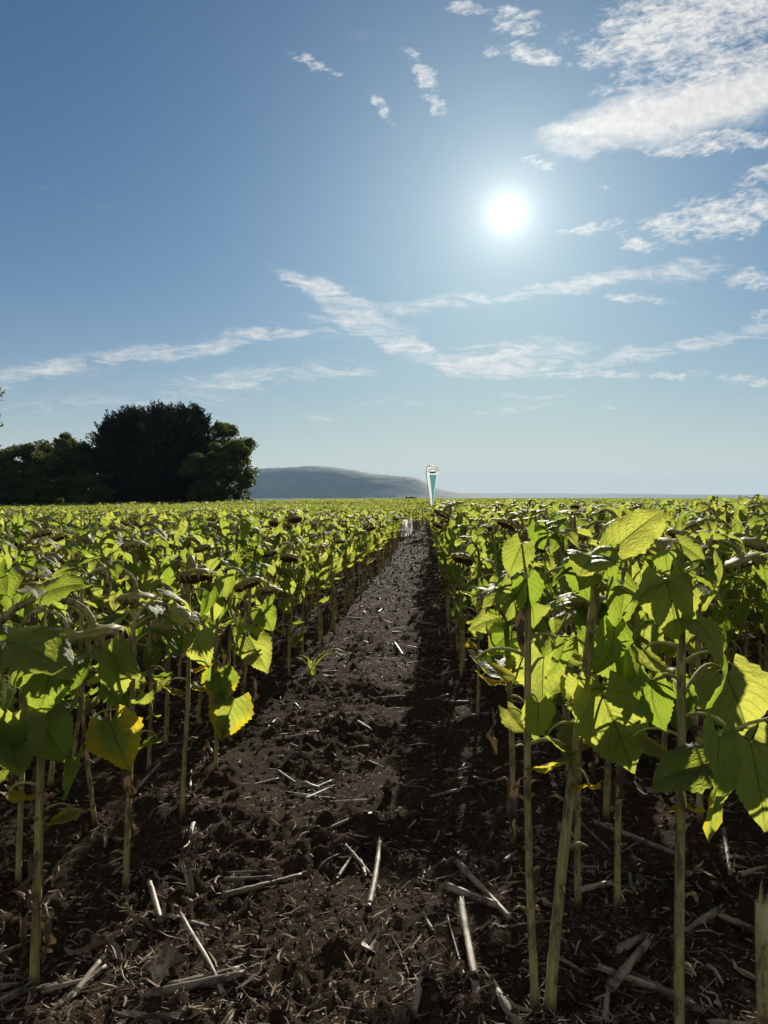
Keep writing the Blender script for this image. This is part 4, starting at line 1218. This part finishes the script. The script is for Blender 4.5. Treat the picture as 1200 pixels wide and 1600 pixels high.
def build_banner():
    D = 38.0; b = at_depth(673.5, 800, D); z0 = float(tz(b.x, D)); ppm = F_PX / D
    root = bpy.data.objects.new('feather_banner', None); COL.objects.link(root); root.location = (b.x, D, z0)
    tag(root, 'white and teal feather banner on a bent pole at the far end of the path', 'banner')
    def loc(px, py, dy=0.0):
        p = at_depth(px, py, D); return (p.x - b.x, dy, p.z - z0)
    white = simple_mat('banner_cloth', (.82, .83, .84), (.88, .88, .88), 3, .7, .2, .004, ((.9, .9, .9), .6))
    teal = simple_mat('banner_teal', (.34, .58, .60), (.42, .66, .68), 3, .7, .2, .004, ((.42, .80, .82), .65))
    grey = simple_mat('banner_emblem', (.10, .17, .17), (.14, .22, .22), 3, .7, .2)
    dark = simple_mat('banner_pole', (.30, .31, .31), (.40, .41, .41), 8, .4, .5)
    edge = curve_pts([loc(674, 800), loc(670.5, 775), loc(667.3, 750), (loc(666.2, 736)), loc(668.2, 729.5), loc(673, 727), loc(679, 728.6), loc(684, 733), loc(686.2, 736)], 6)
    pole = [(0.01, 0, 0), (.01, 0, .3)] + edge
    mb = MB(); tube(mb, pole, .016, 8); link('pole', mb.mesh('pole', [dark]), root)
    far = curve_pts([loc(675.6, 798), loc(677.5, 785), loc(680, 765), loc(682.5, 750), loc(684.6, 741), loc(685.6, 737)], 6)
    # cloth: rows from the pole edge to the free edge at the same height
    def free(z):
        for p, q in zip(far, far[1:]):
            if min(p[2], q[2]) <= z <= max(p[2], q[2]): return p[0] + (q[0] - p[0]) * (z - p[2]) / (q[2] - p[2] + 1e-9)
        return None
    left = [p for p in edge if p[0] < loc(674, 727)[0] and True][:25]
    right_top = edge[len(left):]
    def rightx(z):
        f = free(z)
        if f is not None: return f
        for p, q in zip(right_top, right_top[1:]):
            if min(p[2], q[2]) <= z <= max(p[2], q[2]): return p[0] + (q[0] - p[0]) * (z - p[2]) / (q[2] - p[2] - 1e-9)
        return left[-1][0]
    def sheet(rows, y, thick, bulge=.05):
        mb = MB(); n = 8; vs = []
        for (xa, xb, z) in rows:
            for s in (0, 1):
                for k in range(n + 1):
                    t = k / n; vs.append((xa + (xb - xa) * t, y + thick * s - bulge * math.sin(PI * t) * math.sin(z * 2.2), z))
        m_ = 2 * (n + 1); fs = []
        for i in range(len(rows) - 1):
            for k in range(n):
                a = i * m_ + k; fs.append((a, a + 1, a + m_ + 1, a + m_)); a += n + 1; fs.append((a, a + m_, a + m_ + 1, a + 1))
        mb.add(vs, fs); return mb
    rows = [(p[0] + .012, max(rightx(p[2]), p[0] + .02), p[2]) for p in left if p[2] > left[0][2] + .05]
    sail = link('sail', sheet(rows, -.006, .012).mesh('sail', [white]), root)
    zt, zb = loc(0, 743)[2], loc(0, 792)[2]
    tr = []
    for p in left:
        if zb < p[2] < zt:
            w = rightx(p[2]) - p[0]; t = (p[2] - zb) / (zt - zb)
            xr = rightx(p[2]) - .10 * w; tr.append((xr - w * (.22 + .44 * t), xr, p[2]))
    stripe = link('stripe', sheet(tr, -.016, .004).mesh('stripe', [teal]), sail)
    em = MB(); c = loc(676, 736); R1, R2 = 6.6 / ppm, 3.2 / ppm
    ring = []
    for k in range(28):
        a = 2 * PI * k / 28; ring.append((c[0] + math.cos(a) * R1, -.075, c[2] + math.sin(a) * R2))
    tube(em, ring + [ring[0]], .018, 5, 0, False)
    em.add([(c[0] - R1 * .8, -.07, c[2] - R2 * .25), (c[0] + R1 * .8, -.07, c[2] - R2 * .25), (c[0] + R1 * .45, -.07, c[2] - R2 * .9), (c[0] - R1 * .45, -.07, c[2] - R2 * .9),
            (c[0] - R1 * .8, -.064, c[2] - R2 * .25), (c[0] + R1 * .8, -.064, c[2] - R2 * .25), (c[0] + R1 * .45, -.064, c[2] - R2 * .9), (c[0] - R1 * .45, -.064, c[2] - R2 * .9)], [(0, 1, 2, 3), (4, 7, 6, 5), (0, 4, 5, 1), (1, 5, 6, 2), (2, 6, 7, 3), (3, 7, 4, 0)])
    link('emblem', em.mesh('emblem', [grey]), sail)
build_banner()

# ------------------------------------------------------------------ white plot markers
def marker(cx, ytop, ybot, wpx, tilt, lab, first=[None]):
    d = ray(cx, ybot); z = -.28
    for _ in range(4):
        p = EYE + d * ((z - EYE.z) / d.z); z = float(tz(p.x, p.y))
    ppm = F_PX / p.y; h = (ybot - ytop) / ppm; w = wpx / ppm
    root = bpy.data.objects.new('plot_marker', None); COL.objects.link(root); root.location = (p.x, p.y, z - .03); root.rotation_euler = (0, tilt, .35)
    tag(root, lab, 'plot marker', 'white plot markers beside the path')
    wh = M.setdefault('marker', simple_mat('white_board', (.80, .82, .85), (.86, .88, .90), 5, .5, .3, .002, ((.92, .92, .94), .65)))
    st = MB(); bx(st, (-.018, .006, 0), (.018, .030, h * .96)); link('stake', st.mesh('stake', [M.setdefault('stakewood', simple_mat('stake_wood', (.30, .24, .16), (.42, .35, .25), 20))], False), root)
    bo = MB(); bx(bo, (-w / 2, -.006, h * .16), (w / 2, .004, h + .03)); link('board', bo.mesh('board', [wh], False), root)
def bx(mb, a, b):
    (x0, y0, z0), (x1, y1, z1) = a, b
    mb.add([(x0, y0, z0), (x1, y0, z0), (x1, y1, z0), (x0, y1, z0), (x0, y0, z1), (x1, y0, z1), (x1, y1, z1), (x0, y1, z1)],
           [(0, 3, 2, 1), (4, 5, 6, 7), (0, 1, 5, 4), (1, 2, 6, 5), (2, 3, 7, 6), (3, 0, 4, 7)])
marker(630.0, 812, 843, 8, .10, 'widest white plot marker, nearest of those at the end of the path')
marker(636.3, 811, 841, 4.2, .0, 'narrow white plot marker just behind the widest one')
marker(640.6, 809, 838, 3.4, .03, 'third white plot marker from the camera, half hidden by leaves')
marker(643.2, 808, 836, 3.0, -.03, 'rearmost small white plot marker by the closing sunflowers')

# ------------------------------------------------------------------ straw on the path
def straw_mesh(kind, L, r, g):
    mb = MB()
    if kind in ('stalk', 'log'):
        n = max(6, int(L / .02)); nodes = [g.uniform(.02, .1) + .13 * k for k in range(8)]
        P = []; rr = []
        kx = g.uniform(-.012, .012)
        for i in range(n + 1):
            t = i / n; x = (t - .5) * L
            P.append(Vector((x, kx * L * 4 * t * (1 - t), 0)))
            b = max([math.exp(-((t * L - q_) / .008) ** 2) for q_ in nodes])
            rr.append(r * (1 + .13 * b) * (1 - .15 * t) * g.uniform(.94, 1.06))
        tube(mb, P, rr, 12, 0, True, .03)
        for e, s in ((0, -1), (n, 1)):                     # splintered ends
            for k in range(6):
                a = g.uniform(0, 6.28); c = Vector((0, math.cos(a), math.sin(a))) * r * .9; w = Vector((0, -math.sin(a), math.cos(a))) * r * .35
                p = P[e] + c
                mb.add([tuple(p - w), tuple(p + w), tuple(p + Vector((s * g.uniform(.008, .035), 0, 0)) + c * .2)], [(0, 1, 2)])
    elif kind == 'split':
        n = max(6, int(L / .03)); vs = []
        for i in range(n + 1):
            t = i / n
            for k in range(7):
                a = PI * (k / 6) - .2 + .5 * math.sin(t * 3); e = .03 * math.sin(k * 2.3) * (1 if i in (0, n) else 0)
                for rad in (r, r * .72): vs.append(((t - .5) * L + e, math.cos(a) * rad, math.sin(a) * rad * .7 + .01 * math.sin(t * 5)))
        fs = []
        for i in range(n):
            for k in range(6):
                a = i * 14 + k * 2; fs.append((a, a + 2, a + 16, a + 14)); fs.append((a + 1, a + 15, a + 17, a + 3))
            for k in (0, 12): a = i * 14 + k; fs.append((a, a + 14, a + 15, a + 1))
        mb.add(vs, fs)
    elif kind == 'twig':
        n = 10; P = []; k1 = g.uniform(-.06, .06); k2 = g.uniform(0, 6)
        for i in range(n + 1):
            t = i / n; P.append(Vector(((t - .5) * L, k1 * L * 4 * t * (1 - t) + .006 * math.sin(7 * t + k2), .01 * math.sin(4 * t + k2))))
        tube(mb, P, [r * (1 - .35 * i / n) for i in range(n + 1)], 7)
        if L > .15:
            b = P[6]; tube(mb, [b, b + Vector((.04, g.choice([-1, 1]) * .03, .02))], [r * .7, r * .35], 5)
    else:                                                  # husk: a curled dry strip
        n = 16; vs = []; k2 = g.uniform(0, 6)
        for i in range(n + 1):
            t = i / n; w = r * 2.2 * math.sin(PI * (.08 + .9 * t)) ** .7; tw = 2.2 * t + k2
            for k in range(5):
                u = (k - 2) / 2; vs.append(((t - .5) * L, u * w * math.cos(tw) + .03 * math.sin(5 * t + k2), abs(u) * w * .8 + u * w * math.sin(tw) * .5 + .015 + .02 * math.sin(6 * t)))
        mb.add(vs, [(i * 5 + k, i * 5 + k + 1, i * 5 + k + 6, i * 5 + k + 5) for i in range(n) for k in range(4)])
    return mb

def straw(kind, a, b, r, lab, lift=0.0, up=False):
    g = random.Random(hash((a, b)) & 0xffff)
    nm = {'stalk': 'straw_stalk', 'log': 'straw_stalk', 'split': 'split_stalk', 'twig': 'dry_twig', 'husk': 'dry_husk', 'stub': 'stubble_stump'}[kind]
    r *= .82; A = px_base(*a)
    if up:                                                 # stands up from its foot
        T = at_depth(b[0], b[1], A.y + .01); A.z = float(soil_z(A.x, A.y)) - .01
    else:
        T = px_base(*b); A.z = float(soil_z(A.x, A.y)) + r * .4; T.z = float(soil_z(T.x, T.y)) + r * .4 + lift
        mid = (A + T) / 2; A.z = max(A.z, A.z)
        r *= 1.0; m_ = float(soil_z(mid.x, mid.y)) + r * .45 - mid.z
        if m_ > 0: A.z += m_; T.z += m_
    d = T - A; L = d.length
    me = straw_mesh('stalk' if kind == 'stub' else kind, L, r, g).mesh(nm, [M['straw']])
    o = link(nm, me); o.location = (A + T) / 2
    o.rotation_mode = 'QUATERNION'; o.rotation_quaternion = d.to_track_quat('X', 'Z')
    tag(o, lab, 'straw' if kind != 'stub' else 'stubble', 'pieces of straw lying on the soil')
    return o

STRAW = [
    ('stalk', (203, 1256), (249, 1208), .011, 'pale straw stick slanting up among the stems left of the path', .05),
    ('stalk', (514, 1308), (560, 1289), .009, 'short clean pale stick in the middle of the path above the long pale stalk'),
    ('log', (577, 1422), (593, 1328), .015, 'long thick pale stalk pointing along the middle of the path'),
    ('twig', (500, 1360), (557, 1330), .006, 'grey twig left of the long pale stalk'),
    ('stalk', (540, 1337), (580, 1366), .010, 'grey stalk touching the long pale stalk from its left'),
    ('stub', (477, 1503), (472, 1444), .013, 'short stump standing in the path with a dark broken end', 0, True),
    ('split', (293, 1402), (286, 1344), .012, 'split upright stubble beside the heap of stalks left of the path', 0, True),
    ('split', (300, 1400), (297, 1352), .009, 'thinner upright stubble leaning on the split one', 0, True),
    ('log', (345, 1410), (472, 1370), .014, 'long grey stalk lowest in the heap left of the long pale stalk'),
    ('stalk', (350, 1376), (424, 1381), .011, 'straight brown stalk across the heap left of the path centre'),
    ('stalk', (352, 1362), (415, 1368), .008, 'thin brown stalk topmost in the heap left of the path centre'),
    ('stub', (250, 1447), (233, 1392), .014, 'pale thick leaning stump left of the heap'),
    ('stalk', (264, 1443), (347, 1450), .010, 'bright straight stalk running right from the pale leaning stump'),
    ('husk', (205, 1466), (266, 1452), .012, 'curled pale husk below the pale leaning stump'),
    ('stub', (258, 1442), (256, 1412), .009, 'little pale stub beside the leaning stump', 0, True),
    ('stub', (271, 1441), (270, 1414), .010, 'second little stub, right of the first beside the leaning stump', 0, True),
    ('split', (350, 1566), (284, 1462), .009, 'thin brown splint slanting down to the big log in front', .06),
    ('log', (240, 1566), (382, 1545), .017, 'big brown stalk lying crosswise in front at the bottom left'),
    ('log', (262, 1556), (375, 1528), .018, 'dark rotten stalk behind the big crosswise brown one'),
    ('husk', (235, 1548), (300, 1518), .03, 'large dark curled husk left of the crosswise brown stalks'),
    ('twig', (177, 1515), (203, 1549), .005, 'thin pale twig at the lower left near the thick stem'),
    ('twig', (163, 1569), (192, 1549), .004, 'thinnest pale twig below the other at the lower left'),
    ('stalk', (100, 1566), (165, 1518), .012, 'grey stalk lying beside the foot of the nearest thick stem'),
    ('stalk', (0, 1552), (30, 1530), .012, 'grey stalk cut by the left picture edge'),
    ('log', (717, 1360), (797, 1438), .016, 'thick grey stalk slanting right at the right side of the path'),
    ('log', (697, 1391), (776, 1419), .018, 'dark stalk lying under the thick slanting grey one'),
    ('split', (752, 1604), (720, 1430), .016, 'long split stalk pointing away at the bottom, right of the path', .05),
    ('stalk', (735, 1560), (700, 1440), .005, 'thin splint beside the long split stalk'),
    ('log', (812, 1608), (775, 1562), .019, 'stout pale stalk end at the bottom edge by the thin stem'),
    ('twig', (592, 1579), (712, 1540), .008, 'yellowish bent stem at the bottom of the path'),
    ('husk', (590, 1582), (672, 1598), .010, 'pale bent strip under the yellowish stem at the bottom'),
    ('stalk', (675, 1246), (769, 1227), .009, 'pale stalk lying across the right half of the path in shade'),
    ('twig', (626, 1230), (668, 1239), .006, 'small curved pale twig beside the stalk across the shade'),
    ('log', (964, 1514), (1010, 1474), .017, 'upper of two short thick stalks lying together between the stems at right'),
    ('log', (957, 1553), (1013, 1490), .017, 'lower of two short thick stalks lying together between the stems at right'),
    ('stalk', (946, 1596), (951, 1540), .012, 'short grey stalk below the two thick ones'),
    ('stalk', (867, 1510), (913, 1541), .009, 'thin grey stalk right of the thick leaning stem foot'),
    ('log', (1078, 1466), (1122, 1448), .018, 'thick broken stalk, bent end of the pair at the right edge'),
    ('log', (1120, 1449), (1192, 1466), .015, 'straight stalk joining the bent one at the right edge'),
    ('log', (928, 1290), (1052, 1342), .015, 'long stalk lying in shade behind the stems at right'),
    ('stalk', (1158, 1376), (1202, 1362), .014, 'pale jointed stalk at the right edge under the drooping leaves'),
    ('stalk', (1130, 1314), (1141, 1372), .011, 'pale stalk pointing at the camera under the drooping leaves'),
    ('log', (432, 1154), (498, 1146), .014, 'pale stalk lying across the left part of the path, middle distance'),
    ('log', (436, 1160), (482, 1158), .014, 'dark stalk just in front of the pale one, middle distance'),
    ('log', (589, 1090), (634, 1095), .014, 'pale straight stalk across the path centre, middle distance'),
    ('stub', (566, 1099), (565, 1087), .012, 'tiny bright upright stub left of the straight stalk', 0, True),
    ('stalk', (560, 1133), (580, 1146), .012, 'short bright stick near the path centre'),
    ('log', (617, 1010), (629, 1025), .018, 'bright stalk pointing away in the far part of the path'),
    ('stalk', (622, 979), (634, 988), .016, 'small bright stick beyond the far pointing stalk'),
    ('stalk', (673, 944), (680, 952), .018, 'small bright stick at the right side, far along the path'),
    ('stub', (687, 996), (686, 984), .018, 'bright chunky stub at the right edge of the far path', 0, True),
    ('stalk', (668, 989), (690, 983), .014, 'thin pale stick beside the bright chunky stub'),
    ('stalk', (654, 1191), (687, 1187), .009, 'bright small stick at the shade edge of the path'),
    ('twig', (608, 1186), (646, 1180), .007, 'bent pale twig left of the bright small stick'),
    ('log', (700, 1099), (741, 1100), .014, 'grey stalk across the shaded right side, middle distance'),
    ('stalk', (475, 1254), (518, 1232), .010, 'yellow green old stalk left of the path centre'),
    ('stalk', (484, 1236), (517, 1219), .009, 'pale stick just above the yellow green old stalk'),
]
for s_ in STRAW: straw(*s_)

# more stalks of last year's crop between the rows, too alike to tell apart
g = random.Random(8)
for i in range(170):
    y = 2.1 * (7 ** g.random()); x = g.choice([g.uniform(-.62 * y, -1.0), g.uniform(.35, .55 * y), g.uniform(-1.1, .4)])
    r = g.uniform(.004, .013); L = g.uniform(.06, .28); an = g.uniform(0, PI)
    me = straw_mesh(g.choice(['stalk', 'stalk', 'split', 'twig', 'husk']), L, r, g).mesh('old_stalk', [M['straw']])
    o = link('old_stalk', me); o.location = (x, y, float(soil_z(x, y)) + r * .5); o.rotation_euler = (g.uniform(-.1, .1), g.uniform(-.15, .15), an)
    tag(o, 'grey old stalk lying loose on the soil among many others like it', 'straw', 'old stalks strewn over the soil')

for i in range(60):                                     # and along the open path itself
    y = 3.6 * 8.5 ** g.random(); x = g.uniform(-.98, .2)
    r = g.uniform(.005, .013); L = g.uniform(.07, .26); an = g.gauss(0, .7)
    o = link('old_stalk', straw_mesh(g.choice(['stalk', 'stalk', 'split', 'husk']), L, r, g).mesh('old_stalk', [M['straw']])); o.location = (x, y, float(soil_z(x, y)) + r * .6); o.rotation_euler = (g.uniform(-.1, .1), g.uniform(-.15, .1), an)
    tag(o, 'grey old stalk lying loose on the soil among many others like it', 'straw', 'old stalks strewn over the soil')

# ------------------------------------------------------------------ weeds on the path
M['grass'] = simple_mat('grass_blade', (.05, .08, .02), (.10, .12, .03), 15, .5, .4, .002, ((.42, .50, .04), .5))
def blade(mb, o, az, el, L, w, droop, n=12):
    a = el; p = Vector(o); vs = []
    for i in range(n + 1):
        t = i / n; ww = w * min(1, t * 6 + .4) * (1 - t) ** .6 + .0005
        T = Vector((math.cos(az) * math.cos(a), math.sin(az) * math.cos(a), math.sin(a))); S = Vector((-math.sin(az), math.cos(az), 0)); Nn = S.cross(T) * -1
        vs += [tuple(p - S * ww + Nn * ww * .4), tuple(p), tuple(p + S * ww + Nn * ww * .4)]
        p = p + T * (L / n); a -= droop / n * (.4 + 1.2 * t)
    mb.add(vs, [(i * 3 + k, i * 3 + k + 1, i * 3 + k + 4, i * 3 + k + 3) for i in range(n) for k in (0, 1)])
def build_tuft():
    b = px_base(488, 1058); root = bpy.data.objects.new('grass_tuft', None); COL.objects.link(root); root.location = (b.x, b.y, float(soil_z(b.x, b.y)))
    tag(root, 'green grass tuft with one sunlit blade hanging over the path at left', 'grass tuft')
    g = random.Random(3)
    for k in range(6):
        mb = MB(); az = 1.2 + k * .75; blade(mb, (g.uniform(-.02, .02), g.uniform(-.02, .02), 0), az, g.uniform(1.1, 1.45), g.uniform(.18, .34), .008, g.uniform(1.0, 2.6)); link('blade', mb.mesh('blade', [M['grass']]), root)
    mb = MB(); blade(mb, (0.01, 0, .03), -.25, 1.15, .46, .019, 3.0); o = link('blade', mb.mesh('blade', [M['grass']]), root); o['label'] = 'broad sunlit blade bending down'
    mb = MB(); blade(mb, (0.01, 0, .05), .1, 1.25, .44, .015, 3.3); link('blade', mb.mesh('blade', [M['grass']]), root)
build_tuft()
def seedling(px, py, lab, n, L):
    b = px_base(px, py); root = bpy.data.objects.new('seedling', None); COL.objects.link(root); root.location = (b.x, b.y, float(soil_z(b.x, b.y)) - .005)
    tag(root, lab, 'seedling', 'seedlings sprouting in the path'); g = random.Random(px)
    st = MB(); tube(st, [(0, 0, 0), (.004, 0, L * .5), (.002, 0, L)], [.003, .0025, .002], 6); link('stem', st.mesh('stem', [M['petiole']]), root)
    for k in range(n):
        mb = MB(); leaf_blade(mb, (0, 0, 0), .5, L * 1.1, L * .42, 8, 3, .9, .3, .02, g, 0, 0, .1, g.random()); o = link('leaf', mb.mesh('leaf', LEAF_MATS), root); o.matrix_local = Matrix.Translation((.002, 0, L * .98)) @ Matrix.Rotation(k * 2 * PI / n - .4, 4, 'Z')
seedling(511, 1067, 'tiny bright green seedling beside the grass tuft', 2, .05)
seedling(625, 1298, 'tiny bright green sprig in the path above the long pale stalk', 3, .035)

FEET = [p for p in placed] + [(c[0], c[1]) for c in ind if c[1] < 7.5]
build_clods(); build_litter()

# ------------------------------------------------------------------ air
def build_haze():
    mb = MB(); bx(mb, (-8900, -28, -2.6), (8900, 13500, 330))
    m, nt, out = new_mat('haze')
    v = nt.nodes.new('ShaderNodeVolumePrincipled'); v.inputs['Color'].default_value = HAZE_COL; v.inputs['Density'].default_value = HAZE_DENSITY; v.inputs['Anisotropy'].default_value = .1
    nt.links.new(v.outputs[0], out.inputs['Volume'])
    o = link('haze', mb.mesh('haze', [m], False)); tag(o, 'thin blue air haze lying over the whole field', 'haze', None, 'stuff')
HAZE_DENSITY = 6.5e-5
HAZE_COL = (.40, .60, .86, 1)
build_haze()
